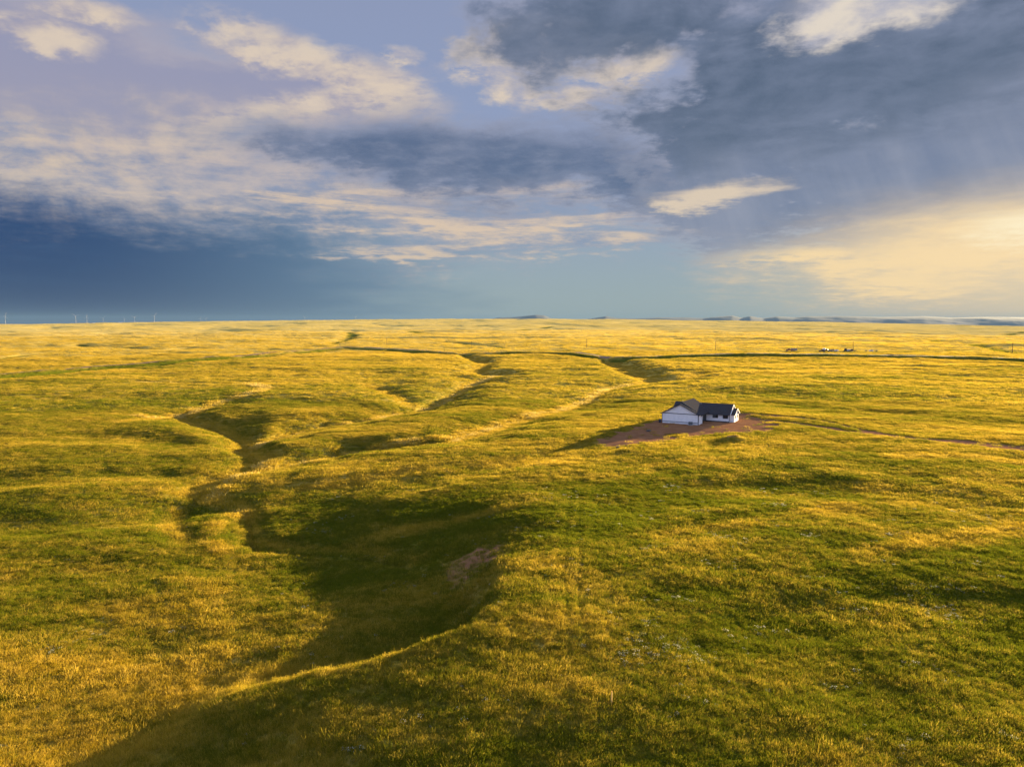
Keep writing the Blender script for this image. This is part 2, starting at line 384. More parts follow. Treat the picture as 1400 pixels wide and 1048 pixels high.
BROAD = [  # the wide swales that hold the channels, and the swales between the hills on the left
    [(700, 496, -2, .5, 26, 22), (660, 503, -3, 2.0, 34, 26), (640, 522, -3, 2.4, 32, 24), (610, 537, -3, 2.6, 30, 22), (571, 553, -3, 2.8, 28, 20), (515, 568, -4, 2.8, 26, 18), (451, 577, -4, 2.6, 22, 18), (408, 588, -4, 2.2, 20, 16), (360, 605, -4, 1.4, 16, 14)],
    [(940, 506, -2, .5, 30, 22), (880, 523, -3, 1.6, 32, 24), (829, 530, -3, 2.0, 30, 24), (764, 556, -2, 2.0, 28, 22), (674, 579, -2, 2.0, 24, 18), (614, 596, -2, 2.0, 22, 16), (550, 606, -3, 2.0, 20, 14), (486, 614, -4, 1.8, 17, 13), (421, 630, -4, 1.4, 15, 12), (372, 648, -5, .8, 12, 10)],
    [(362, 531, -2, .3, 20, 18), (300, 551, -3, .8, 22, 18), (250, 568, -4, 1.8, 24, 18), (318, 593, -5, 2.2, 20, 16), (336, 610, -5, 1.6, 16, 14)],
    [(-80, 722, -3, 1.0, 14, 10), (60, 722, -3.5, 1.3, 13, 9), (170, 712, -4, 1.3, 12, 9), (260, 697, -5, .8, 10, 8)],
    [(-80, 660, -2, .9, 15, 11), (60, 656, -2.5, 1.2, 15, 11), (170, 651, -3, 1.2, 14, 10), (260, 655, -4, .9, 12, 9), (310, 662, -5, .5, 10, 8)],
    [(-60, 606, -1.5, .7, 20, 14), (100, 600, -2, 1.0, 20, 14), (220, 607, -3, 1.0, 16, 12), (310, 622, -5, .6, 12, 10)],
    [(-60, 806, -4, .5, 9, 7), (70, 800, -4.5, .8, 9, 7), (170, 790, -5, .7, 9, 7), (250, 780, -5.5, .4, 8, 6)],
    [(620, 640, -1.5, .4, 12, 9), (540, 655, -2.5, .9, 12, 9), (470, 672, -3.5, .9, 10, 8), (400, 690, -5, .5, 8, 6)],
    [(860, 603, -.5, .2, 12, 8), (800, 612, -.8, .7, 13, 8), (735, 626, -1, 1.0, 13, 8), (640, 650, -2, 1.1, 12, 8), (560, 668, -3, .9, 11, 8), (480, 690, -4, .5, 9, 7)],
    [(1400, 585, .3, .5, 22, 14), (1250, 570, .2, 1.0, 26, 16), (1130, 560, 0, .6, 24, 14)],
    [(1300, 680, .2, .4, 14, 10), (1120, 660, .2, .7, 15, 10), (960, 665, 0, .7, 14, 10), (850, 690, -.2, .4, 12, 8)],
    [(1400, 830, -.8, .3, 9, 7), (1250, 820, -.6, .5, 9, 7), (1100, 840, -.6, .5, 8, 6), (980, 880, -.6, .3, 7, 5)],
]
CHANNEL = [  # the narrow stream bed itself
    [(640, 522, -3, .5, 2, 2), (571, 553, -4, .8, 2, 2), (515, 568, -4, .9, 2, 2), (451, 577, -5, .9, 1.8, 1.8), (345, 611, -5, 1.0, 1.8, 1.8), (334, 622, -6, 1.1, 2, 2), (352, 640, -6, 1.0, 2, 2), (330, 656, -6, .8, 1.7, 1.7), (298, 674, -6, .8, 1.5, 1.5), (268, 690, -6, .8, 1.4, 1.4),
     (262, 704, -6, .7, 1.3, 1.3), (300, 700, -6, .7, 1.3, 1.3), (338, 712, -6, .8, 1.3, 1.3), (344, 740, -6, .9, 1.2, 1.2), (352, 764, -6, .9, 1.2, 1.2), (430, 772, -6, .9, 1.1, 1.2), (520, 778, -6, .9, 1.1, 1.2), (580, 794, -5.6, .7, 1.2, 1.2), (618, 816, -5.4, .6, 1.2, 1.2), (606, 846, -5.4, .6, 1.1, 1.1), (560, 872, -5.4, .6, 1.1, 1.1), (430, 915, -5.6, .5, 1, 1)],
    [(360, 532, -2, .2, 2, 2), (300, 551, -3, .3, 2, 2), (250, 567, -4, .9, 2, 2), (285, 582, -5, 1.0, 2, 2), (334, 604, -5, 1.0, 2, 2), (334, 620, -6, 1.0, 2, 2)],
    [(764, 556, -3, .4, 1.6, 1.6), (674, 579, -3, .5, 1.5, 1.5), (550, 606, -4, .6, 1.4, 1.4), (421, 630, -5, .8, 1.4, 1.4), (352, 655, -6, .8, 1.4, 1.4)],
]
CHANNEL_LINES = [_polyline(g) for g in CHANNEL]
GULLY_LINES = [_polyline(g) for g in GULLIES]
BROAD_LINES = [_polyline(g) for g in BROAD]
def line_field(x, y, L, reach):
    """distance to a polyline, side (+ right of travel), interpolated node values; None outside its reach"""
    best = np.full(x.shape, 1e18); side = np.zeros(x.shape); vals = [np.zeros(x.shape) for _ in range(L.shape[1] - 2)]
    for a, b in zip(L[:-1], L[1:]):
        d = b[:2] - a[:2]; l2 = max(d @ d, 1e-6)
        t = np.clip(((x - a[0]) * d[0] + (y - a[1]) * d[1]) / l2, 0, 1)
        ex, ey = x - (a[0] + t * d[0]), y - (a[1] + t * d[1])
        q = ex * ex + ey * ey
        m = q < best
        best = np.where(m, q, best)
        side = np.where(m, d[0] * -ey + d[1] * ex, side)
        for k in range(len(vals)): vals[k] = np.where(m, a[2 + k] + t * (b[2 + k] - a[2 + k]), vals[k])
    return np.sqrt(best), side, vals
def carve_field(x, y, lines):
    wob = fbm(x, y, 14.0, 3, 0.55, 5.0)
    depth = np.zeros(x.shape); floor = np.zeros(x.shape)
    for L in lines:
        reach = L[:, 3:5].max() * 1.6 + 2
        idx = np.nonzero((x > L[:, 0].min() - reach) & (x < L[:, 0].max() + reach) & (y > L[:, 1].min() - reach) & (y < L[:, 1].max() + reach))[0]
        if not len(idx): continue
        d, s, (dep, wl, wr) = line_field(x[idx], y[idx], L, reach)
        w = np.where(s > 0, wr, wl)
        # smooth the change of width across the line so neither bank steps
        t = d / w * (1.0 + 0.22 * wob[idx])
        f = 1.0 - sstep(t, 0.16, 1.05)
        cut = dep * 0.75 * f
        o = depth[idx]
        k = 0.5
        h = np.clip(0.5 + 0.5 * (cut - o) / k, 0, 1)
        depth[idx] = np.where((cut > 1e-4) | (o > 1e-4), np.maximum(o, cut) + k * h * (1 - h) * 0.5 * np.minimum(1, 4 * np.minimum(o, cut)), 0)
        floor[idx] = np.maximum(floor[idx], 1.0 - sstep(t, 0.05, 0.75))
    return depth, floor

# ---------------------------------------------------------------- road, drive and yard lines (world metres)
def _pts(pp): return np.array([ground_point(px, py, z).xy for px, py, z in pp])
def _road_pts(pp):                            # (photo x, distance from the camera line)
    return np.array([((px - CX) / FPX * r, r) for px, r in pp])
ROAD = _road_pts([(-200, 330), (0, 425), (114, 500), (228, 570), (400, 765), (470, 850), (540, 815), (630, 760), (700, 735), (780, 710), (825, 640), (870, 612), (960, 640), (1100, 628), (1200, 615), (1300, 590), (1400, 560), (1560, 520)])
DRIVE = _pts([(1020, 572, 0), (1075, 578, .1), (1130, 586, .2), (1190, 594, .3), (1260, 602, .5), (1330, 607, .5), (1380, 611, .5), (1440, 617, .5), (1560, 628, .5)])
DRIVE_UP = _pts([(1000, 566, 0), (1060, 571, 0), (1110, 575, .1), (1160, 584, .2), (1210, 595, .4), (1260, 602, .5)])
YARD = _pts([(812, 606, -.6), (835, 594, -.5), (880, 579, -.3), (906, 573, -.2), (960, 566, 0), (1015, 566, 0), (1042, 571, 0), (1062, 583, .1), (1050, 591, .1), (1005, 592, 0), (958, 594, -.1), (915, 603, -.3), (870, 610, -.5), (826, 612, -.6)])
HOUSE_PAD = ground_point(955, 578, 0)
def _densify(P_, step=6.0):
    out = []
    n = len(P_)
    for i in range(n - 1):                    # Catmull-Rom
        p0, p1, p2, p3 = P_[max(i - 1, 0)], P_[i], P_[i + 1], P_[min(i + 2, n - 1)]
        m = max(2, int(np.linalg.norm(p2 - p1) / step))
        for t in np.linspace(0, 1, m, endpoint=False):
            out.append(0.5 * ((2 * p1) + (p2 - p0) * t + (2 * p0 - 5 * p1 + 4 * p2 - p3) * t * t + (3 * p1 - p0 - 3 * p2 + p3) * t ** 3))
    out.append(P_[-1])
    return np.array(out)
ROAD_L, DRIVE_L, DRIVE_UP_L = _densify(ROAD, 12), _densify(DRIVE, 3), _densify(DRIVE_UP, 3)
def dist_line(x, y, L, reach=40.0):
    out = np.full(x.shape, 1e9)
    idx = np.nonzero((x > L[:, 0].min() - reach) & (x < L[:, 0].max() + reach) & (y > L[:, 1].min() - reach) & (y < L[:, 1].max() + reach))[0]
    if len(idx): out[idx] = line_field(x[idx], y[idx], np.hstack([L, np.zeros((len(L), 1))]), reach)[0]
    return out
def poly_sd(x, y, Pn):
    """signed distance to a polygon, negative inside"""
    out = np.full(x.shape, 1e9)
    m_ = 30.0
    idx = np.nonzero((x > Pn[:, 0].min() - m_) & (x < Pn[:, 0].max() + m_) & (y > Pn[:, 1].min() - m_) & (y < Pn[:, 1].max() + m_))[0]
    if not len(idx): return out
    X, Y = x[idx], y[idx]
    d = line_field(X, Y, np.hstack([np.vstack([Pn, Pn[:1]]), np.zeros((len(Pn) + 1, 1))]), m_)[0]
    ins = np.zeros(X.shape, bool)
    for a, b in zip(Pn, np.roll(Pn, -1, 0)):
        c_ = ((a[1] > Y) != (b[1] > Y)) & (X < (b[0] - a[0]) * (Y - a[1]) / (b[1] - a[1] + 1e-12) + a[0])
        ins ^= c_
    out[idx] = np.where(ins, -d, d)
    return out

MOUND = ground_point(1002, 601, 0.0)
ISLAND = ground_point(925, 594, -.1)
SCAR = ground_point(652, 770, -2.8)           # bare earth on the cut bank
def height_raw(x, y):
    r = np.hypot(x, y)
    z = broad(x, y)
    # rolling ground: longer, higher swells further out
    near = 1 - sstep(r, 130, 420)
    z = z + fbm(x + 0.3 * y, y, 34.0, 3, 0.5, 3.1) * (0.34 + 0.34 * (1 - near) + 0.22 * sstep(-x, 25, 60) * near)
    z = z + fbm(x * 0.8, y, 120.0, 4, 0.5, 8.7) * (1 - near) * (1.2 + 0.9 * sstep(r, 500, 1200))
    z = z + fbm(x, y, 420.0, 3, 0.5, 1.7) * sstep(r, 500, 1500) * 4.0
    # ridged drainage pattern in the distance
    rd = 1 - np.abs(fbm(x * 0.7, y, 620.0, 3, 0.5, 12.3))
    z = z - sstep(rd, 0.72, 1.0) * 5.0 * sstep(r, 900, 1800)
    cut, floor = carve_field(x, y, GULLY_LINES)
    wide, _ = carve_field(x, y, BROAD_LINES)
    bed, _ = carve_field(x, y, CHANNEL_LINES)
    return z - cut - wide * 1.1 - bed, cut, floor
BOWL = np.array([ground_point(*n).xy for n in ((676, 740, 0), (693, 775, .2), (692, 800, .2), (670, 838, .1), (642, 860, 0), (600, 877, -.2), (560, 894, -.6), (500, 914, -1.1), (440, 931, -1.7), (380, 944, -2.3), (310, 957, -3.2),
    (300, 920, -5.4), (330, 860, -5.4), (400, 805, -5.6), (520, 792, -5.6), (600, 765, -4.2), (640, 742, -2))])
def ground_z(x, y):
    """final ground height and surface masks at world points"""
    x = np.asarray(x, float); y = np.asarray(y, float)
    z, cut, floor = height_raw(x, y)
    sb = poly_sd(x, y, BOWL) + fbm(x, y, 6.0, 3, .5, 14.0) * 0.6
    fb = sstep(-sb, 0.0, 4.2 + 3.8 * sstep(y, 80, 90))
    z = np.where(fb > 0, z * (1 - fb) + np.minimum(z, -4.5) * fb, z)
    z = z + fbm(x, y, 7.0, 3, 0.5, 2.2) * 0.07
    dr = dist_line(x, y, ROAD_L); dd = np.minimum(dist_line(x, y, DRIVE_L), dist_line(x, y, DRIVE_UP_L) + 0.6)
    # house pad is levelled
    hp = np.hypot(x - HOUSE_PAD.x - 1, y - HOUSE_PAD.y - 6)
    f = 1 - sstep(hp, 12, 24)
    z = z * (1 - f) + 0.0 * f
    # road embankment with a borrow ditch
    emb = 1 - sstep(dr, 4.2, 9.5)
    z = z + emb * 1.9 - np.exp(-((dr - 12.0) / 3.0) ** 2) * 1.1
    # drive is cut a little into the grass
    z = z - (1 - sstep(dd, 2.0, 3.4)) * 0.06
    # spoil heap beside the yard
    md = np.hypot((x - MOUND.x) / 1.5, y - MOUND.y)
    lump = fbm(x, y, 2.2, 3, 0.5, 4.0)
    mound = np.exp(-(md / 1.9) ** 2) * 1.5 * (1 + 0.35 * lump)
    z = z + mound
    wob = fbm(x, y, 5.0, 4, 0.6, 9.0)
    sd = poly_sd(x, y, YARD)
    yard = 1 - sstep(sd + wob * 2.6, -1.4, 1.0)
    isl = np.hypot((x - ISLAND.x) / 3.4, (y - ISLAND.y) / 2.4)
    yard = yard * sstep(isl + wob * .3, .7, 1.1)
    scar_d = np.hypot((x - SCAR.x) / 6.5, (y - SCAR.y) / 9.0)
    scar = (1 - sstep(scar_d + wob * 0.5, 0.45, 1.0)) * (0.75 + 0.25 * sstep(wob, -0.5, 0.3))
    drive = 1 - sstep(dd + wob * 0.9, 1.7 + 2.6 * sstep(x, 106, 115), 2.8 + 3.2 * sstep(x, 106, 115))
    bare = np.maximum.reduce([yard, drive * 0.95, scar * 0.70, sstep(mound, 0.5, 1.1) * 0.6])
    return z, dict(cut=cut, floor=floor, bare=bare, road=emb, dr=dr, yard=yard, drive=drive, mound=mound)
STRIPS = [  # narrow ribbons of tall cured grass along the channel floors: photo x, photo y, height, half width
    [(180, 520, -1, 1.2), (240, 521, -1, 1.3), (290, 522, -1, 1.4), (340, 526, -2, 2.0), (362, 531, -2, 2.8), (345, 540, -2, 2.2), (300, 550, -3, 2.2), (262, 561, -3, 2.0), (240, 568, -4, 2.0), (205, 572, -3, 1.6), (180, 573, -3, .8)],
    [(688, 510, -3, 2.0), (674, 513, -3, 2.2), (640, 522, -3, 1.6), (610, 536, -3, 1.8), (571, 552, -3, 1.4), (541, 559, -4, 1.2), (500, 569, -4, 1.0), (408, 588, -5, .9), (350, 606, -5, .9)],
    [(890, 519, -3, 1.4), (829, 530, -3, 2.0), (794, 547, -3, 1.8), (764, 556, -3, 2.2), (721, 566, -3, 2.0), (674, 579, -3, 2.0), (614, 596, -3, 1.7), (550, 606, -4, 1.5), (486, 614, -4, 1.6), (421, 630, -4, 1.3), (372, 646, -5, 1.1)],
    [(372, 628, -4, 1.5), (345, 648, -5, 1.6), (312, 668, -5, 1.5), (290, 684, -5, 1.2)],
    [(330, 700, -5, 1.2), (300, 715, -5, 1.3), (280, 740, -5, 1.6), (300, 758, -5, 1.2)],
]
STRIP_LINES = [_polyline(g) for g in STRIPS]
def strip_field(x, y):
    out = np.zeros(x.shape)
    wob = fbm(x, y, 5.0, 3, .6, 61.0)
    for L in STRIP_LINES:
        idx = np.nonzero((x > L[:, 0].min() - 8) & (x < L[:, 0].max() + 8) & (y > L[:, 1].min() - 8) & (y < L[:, 1].max() + 8))[0]
        if not len(idx): continue
        d, s_, (w,) = line_field(x[idx], y[idx], L, 8)
        out[idx] = np.maximum(out[idx], 1 - sstep(d / w * (1 + .5 * wob[idx]), .5, 1.6))
    return out
def dryness_far_lift(x, y, m):
    """0 lush green .. 1 cured gold, by patches, plus gold painted in with distance to brighten the far plain"""
    r = np.hypot(x, y)
    a = fbm(x * 0.55, y, 9.0, 4, 0.62, 21.0)
    b = fbm(x * 0.5, y, 46.0, 3, 0.5, 33.0)
    c_ = fbm(x * 0.4, y, 260.0, 3, 0.5, 41.0)
    far = sstep(r, 120, 320)
    g = 0.46 + (0.27 - 0.14 * far) * a + (0.30 - 0.06 * far) * b + 0.22 * c_ + 0.50 * sstep(y, 230, 950)  # last term paints far grass golder so the distance looks brighter
    g = g + 0.45 * m['floor'] * sstep(r, 80, 130)                         # cured grass in the swale bottoms
    g = g - 1.3 * m['floor'] * sstep(r, 600, 900)                         # wet, green drainage lines far out
    g = g + 0.22 * (1 - sstep(x, -34, -12)) * (1 - sstep(y, 60, 120))     # ripe stand, left foreground
    g = g - 0.29 * sstep(x, 0, 18) * (1 - sstep(y, 70, 150))              # greener right foreground
    g = g - 0.95 * np.exp(-((m['dr'] - 10.0) / 5.0) ** 2)                     # greener strip beside the road
    m['strip'] = strip_field(x, y)
    m['strip'] = m['strip'] * (0.45 + 0.55 * sstep(y, 110, 170)) * (0.85 + 0.4 * a)
    g = np.clip(g, 0, 1)
    return np.clip(g + 0.95 * m['strip'] * (1 - 0.35 * g) + 0.42 * sstep(y, 450, 2200) * g, 0, 1.8)  # last term shifts far grass towards lighter straw with distance

# ---------------------------------------------------------------- ground mesh: rings that widen with distance
_az_f = np.radians(np.arange(-56, 70.001, 0.13 if not QUICK else 0.2))
_az_b = np.radians(np.linspace(70, 304, 70)[1:-1])
AZS = np.concatenate([_az_f, _az_b])
RS = np.concatenate([[1.5, 5, 10, 15, 20, 25], 29 * np.exp(np.arange(0, math.log(27000 / 29), 0.0075 if not QUICK else 0.012))])
NA, NR = len(AZS), len(RS)
GX = (RS[:, None] * np.sin(AZS)[None, :]).ravel()
GY = (RS[:, None] * np.cos(AZS)[None, :]).ravel()
GZ, GM = ground_z(GX, GY)
GDRY_LIFT = dryness_far_lift(GX, GY, GM)
def obj_from_arrays(name, verts, faces_flat, loop_total, materials, smooth_=True, parent=None):
    me = bpy.data.meshes.new(name)
    nv, nl, nf = len(verts), len(faces_flat), len(loop_total)
    me.vertices.add(nv); me.vertices.foreach_set('co', np.asarray(verts, np.float32).ravel())
    me.loops.add(nl); me.loops.foreach_set('vertex_index', np.asarray(faces_flat, np.int32))
    me.polygons.add(nf)
    ls = np.concatenate([[0], np.cumsum(loop_total)[:-1]])
    me.polygons.foreach_set('loop_start', ls.astype(np.int32))
    me.update(calc_edges=True); me.validate()
    me.polygons.foreach_set('use_smooth', np.full(nf, smooth_))
    for m in materials: me.materials.append(m)
    o = bpy.data.objects.new(name, me); COL.objects.link(o)
    if parent is not None: o.parent = parent
    return o
def add_attr(me, name, data, domain='POINT', typ='FLOAT'):
    a = me.attributes.new(name, typ, domain)
    a.data.foreach_set('value', np.asarray(data, np.float32))
_i = np.arange(NR - 1)[:, None] * NA
_j = np.arange(NA)[None, :]
_k = (np.arange(NA) + 1)[None, :] % NA
_q = np.stack([_i + _j, _i + NA + _j, _i + NA + _k, _i + _k], -1).reshape(-1, 4)[:, ::-1]
_cap = np.stack([np.full(NA, NR * NA), np.arange(NA), (np.arange(NA) + 1) % NA], -1)[:, ::-1]
_verts = np.vstack([np.stack([GX, GY, GZ], -1), [[0, 0, GZ[:NA].mean()]]])

def tag(o, label=None, cat=None, group=None, kind=None):
    if label: o['label'] = label
    if cat: o['category'] = cat
    if group: o['group'] = group
    if kind: o['kind'] = kind
    return o
def new_mat(name):
    m = bpy.data.materials.new(name); m.use_nodes = True
    m.node_tree.nodes.clear(); V.tree = m.node_tree
    return m
def attr(name, typ='GEOMETRY'):
    n = V.tree.nodes.new('ShaderNodeAttribute'); n.attribute_name = name; n.attribute_type = typ
    return V(n.outputs['Fac'])
def position():
    n = V.tree.nodes.new('ShaderNodeNewGeometry'); return V(n.outputs['Position'])
def bump(h, strength, dist):
    n = V.tree.nodes.new('ShaderNodeBump'); n.inputs['Strength'].default_value = strength; n.inputs['Distance'].default_value = dist
    V.tree.links.new(h.s, n.inputs['Height']); return n.outputs[0]
def surface(col_, rough=0.9, normal=None, spec=0.2, metal=0.0):
    n = V.tree.nodes.new('ShaderNodeBsdfPrincipled')
    if isinstance(col_, V): V.tree.links.new(col_.s, n.inputs['Base Color'])
    else: n.inputs['Base Color'].default_value = (*col_, 1)
    if isinstance(rough, V): V.tree.links.new(rough.s, n.inputs['Roughness'])
    else: n.inputs['Roughness'].default_value = rough
    n.inputs['Specular IOR Level'].default_value = spec
    n.inputs['Metallic'].default_value = metal
    if normal is not None: V.tree.links.new(normal, n.inputs['Normal'])
    return n
def output(shader):
    o = V.tree.nodes.new('ShaderNodeOutputMaterial'); V.tree.links.new(shader.outputs[0], o.inputs['Surface'])

GREEN_LO, GREEN_HI = (0.066, 0.082, 0.004), (0.130, 0.144, 0.008)
GOLD_LO, GOLD_HI = (0.42, 0.295, 0.035), (0.68, 0.490, 0.125)
STRAW = (0.60, 0.455, 0.135)
SOIL = (0.175, 0.080, 0.036)

m_ground = new_mat("prairie")
pos = position()
px_, py_, pz_ = sep(pos)
flat = vec(px_ * 0.6, py_, 0.0)
n1 = noise(flat, 0.9, 6.0, 0.65)
n2 = noise(flat, 4.5, 3.0, 0.6)
n3 = noise(vec(px_ * 0.35, py_, 0.0), 0.045, 7.0, 0.6)
dry_lift = attr('dry_lift') + (n1 - 0.5) * 0.5 + (n2 - 0.5) * 0.5 + (n3 - 0.5) * 0.5
straw = smooth(dry_lift, 1.1, 1.6)
dry_lift = smooth(dry_lift, 0.0, 1.0)
gcol = mix(smooth(n2, 0.3, 0.7), GREEN_LO, GREEN_HI)
ycol = mix(smooth(n1, 0.3, 0.7), GOLD_LO, GOLD_HI)
gc = mix(straw, mix(dry_lift, gcol, ycol), STRAW)
soil = mix(smooth(noise(flat, 0.5, 6.0, 0.65), 0.3, 0.7), SOIL, (0.24, 0.120, 0.058))
soil = mix(smooth(n2, 0.45, 0.75) * 0.5, soil, (0.17, 0.09, 0.055))
bare_f = smooth(attr('bare') + (n1 - 0.5) * 0.5, 0.35, 0.65)
gc = mix(bare_f, gc, soil)
hgt = noise(vec(px_, py_, 0.0), 1.4, 4.0, 0.7)
nb = V.tree.nodes.new('ShaderNodeBump'); nb.inputs['Distance'].default_value = 2.5
V.tree.links.new(hgt.s, nb.inputs['Height'])
V.tree.links.new((0.9 - bare_f * 0.7).s, nb.inputs['Strength'])
output(surface(gc, 1.0, nb.outputs[0], 0.0))

ground = obj_from_arrays("ground", _verts, np.concatenate([_q.ravel(), _cap.ravel()]), np.concatenate([np.full(len(_q), 4), np.full(NA, 3)]), [m_ground])
add_attr(ground.data, 'dry_lift', np.append(GDRY_LIFT, .3)); add_attr(ground.data, 'bare', np.append(GM['bare'], 0))
tag(ground, kind='structure')

_lnr = np.log(RS)
def on_ground(x, y):
    z, _ = ground_z(np.atleast_1d(np.asarray(x, float)), np.atleast_1d(np.asarray(y, float)))
    return float(z[0])

# ---------------------------------------------------------------- grass: tufts of real blades, instanced over the ground
def blade_mat(name, flower=False):
    m = new_mat(name)
    hh = attr('hh')
    d0 = attr('tint', 'INSTANCER')
    rnd = V.tree.nodes.new('ShaderNodeObjectInfo'); r = V(rnd.outputs['Random'])
    bl = attr('br')
    d = d0 + (r - 0.5) * 0.35 + (bl - 0.5) * 0.5
    g = mix(bl, BLADE_GREEN_LO, BLADE_GREEN_HI)
    y = mix(r, BLADE_GOLD_LO, BLADE_GOLD_HI)
    tip = mix(smooth(d, 1.1, 1.6), mix(smooth(d, 0.1, 0.9), g, y), STRAW)
    c_ = mix(smooth(hh, 0.0, 0.75), mix(0.35, g, tip), tip)
    if flower: c_ = mix(smooth(hh, 0.78, 0.8), mix(0.5, (0.09, 0.11, 0.05), g), mix(r, (0.30, 0.31, 0.22), (0.50, 0.48, 0.38)))
    df = V.tree.nodes.new('ShaderNodeBsdfDiffuse'); tr = V.tree.nodes.new('ShaderNodeBsdfTranslucent')
    V.tree.links.new(c_.s, df.inputs['Color']); V.tree.links.new(c_.s, tr.inputs['Color'])
    mx = V.tree.nodes.new('ShaderNodeMixShader'); mx.inputs[0].default_value = 0.5
    V.tree.links.new(df.outputs[0], mx.inputs[1]); V.tree.links.new(tr.outputs[0], mx.inputs[2])
    output(mx)
    return m
BLADE_GREEN_LO, BLADE_GREEN_HI = (0.086, 0.106, 0.005), (0.150, 0.166, 0.008)
BLADE_GOLD_LO, BLADE_GOLD_HI = (0.39, 0.256, 0.012), (0.61, 0.420, 0.055)

def tuft_mesh(name, seed, n, radius, h, hvar, width, lean, head, mat):
    rs = np.random.RandomState(seed)
    vs, lt, fl, hh, br = [], [], [], [], []
    for k in range(n):
        rr = radius * math.sqrt(rs.rand()); t = rs.rand() * 2 * math.pi
        bx, by = rr * math.cos(t), rr * math.sin(t)
        H = h * (1 + hvar * rs.uniform(-1, 1)) * (1 - 0.12 * (rr / radius) ** 2)
        fa = rs.rand() * math.pi
        w = width * rs.uniform(0.7, 1.3)
        wx, wy = math.cos(fa) * w / 2, math.sin(fa) * w / 2
        la = rs.rand() * 2 * math.pi; ll = lean * H * rs.uniform(0.3, 1.2)
        lx, ly = math.cos(la) * ll + rr / radius * math.cos(t) * 0.25 * H, math.sin(la) * ll + rr / radius * math.sin(t) * 0.25 * H
        b = len(vs); q = rs.rand()
        mw = 1.0 + head * 0.6
        vs += [(bx - wx, by - wy, -0.06), (bx + wx, by + wy, -0.06),
               (bx + lx * .35 + wx * .8, by + ly * .35 + wy * .8, H * .6), (bx + lx * .35 - wx * .8, by + ly * .35 - wy * .8, H * .6),
               (bx + lx * .7 + wx * mw, by + ly * .7 + wy * mw, H * .82), (bx + lx * .7 - wx * mw, by + ly * .7 - wy * mw, H * .82), (bx + lx, by + ly, H)]
        hh += [0, 0, .6, .6, .82, .82, 1]; br += [q] * 7
        fl += [b, b + 1, b + 2, b + 3, b + 3, b + 2, b + 4, b + 5, b + 5, b + 4, b + 6]; lt += [4, 4, 3]
    me = bpy.data.meshes.new(name)
    me.vertices.add(len(vs)); me.vertices.foreach_set('co', np.asarray(vs, np.float32).ravel())
    me.loops.add(len(fl)); me.loops.foreach_set('vertex_index', np.asarray(fl, np.int32))
    me.polygons.add(len(lt)); me.polygons.foreach_set('loop_start', np.concatenate([[0], np.cumsum(lt)[:-1]]).astype(np.int32))
    me.update(calc_edges=True)
    add_attr(me, 'hh', hh); add_attr(me, 'br', br)
    me.materials.append(mat)
    return me

m_blade = blade_mat("grass_blade")
m_forb = blade_mat("forb_leaf", True)
def tuft_collection(name, specs, mat):
    c_ = bpy.data.collections.new(name)               # kept out of the scene: only the source shapes
    for k, s in enumerate(specs):
        o = bpy.data.objects.new("%s_%02d" % (name, k), tuft_mesh(name, 50 + k * 7 + len(specs) * 31, *s, mat))
        c_.objects.link(o)
    return c_

def scatter(name, x, y, z, tint, scale, idx, coll, seed):
    rs = np.random.RandomState(seed)
    me = bpy.data.meshes.new(name)
    n = len(x)
    me.vertices.add(n); me.vertices.foreach_set('co', np.stack([x, y, z], -1).astype(np.float32).ravel())
    add_attr(me, 'tint', tint)
    add_attr(me, 'size', scale)
    a = me.attributes.new('which', 'INT', 'POINT'); a.data.foreach_set('value', idx.astype(np.int32))
    a = me.attributes.new('turn', 'FLOAT_VECTOR', 'POINT')
    rot = np.stack([rs.normal(0, .07, n), rs.normal(0, .07, n), rs.uniform(0, 6.283, n)], -1)
    a.data.foreach_set('vector', rot.astype(np.float32).ravel())
    o = bpy.data.objects.new(name, me); COL.objects.link(o)
    g = bpy.data.node_groups.new(name, 'GeometryNodeTree')
    g.interface.new_socket('Geometry', in_out='INPUT', socket_type='NodeSocketGeometry')
    g.interface.new_socket('Geometry', in_out='OUTPUT', socket_type='NodeSocketGeometry')
    N, L = g.nodes, g.links
    gi, go = N.new('NodeGroupInput'), N.new('NodeGroupOutput')
    ci = N.new('GeometryNodeCollectionInfo'); ci.inputs['Collection'].default_value = coll
    ci.inputs['Separate Children'].default_value = True; ci.inputs['Reset Children'].default_value = True
    ip = N.new('GeometryNodeInstanceOnPoints'); ip.inputs['Pick Instance'].default_value = True
    def named(nm, t):
        k = N.new('GeometryNodeInputNamedAttribute'); k.data_type = t; k.inputs['Name'].default_value = nm
        return k.outputs['Attribute']
    L.new(gi.outputs[0], ip.inputs['Points']); L.new(ci.outputs[0], ip.inputs['Instance'])
    L.new(named('which', 'INT'), ip.inputs['Instance Index']); L.new(named('size', 'FLOAT'), ip.inputs['Scale'])
    e2r = N.new('FunctionNodeEulerToRotation'); L.new(named('turn', 'FLOAT_VECTOR'), e2r.inputs[0])
    L.new(e2r.outputs[0], ip.inputs['Rotation'])
    L.new(ip.outputs[0], go.inputs[0])
    md = o.modifiers.new('scatter', 'NODES'); md.node_group = g
    return o

def fan_points(r0, r1, per_m2, seed, az=43.5):
    rs = np.random.RandomState(seed)
    A = math.radians(az)
    n = int(A * (r1 * r1 - r0 * r0) * per_m2)
    r = np.sqrt(rs.uniform(r0 * r0, r1 * r1, n)); a = rs.uniform(-A, A, n)
    return r * np.sin(a), r * np.cos(a)

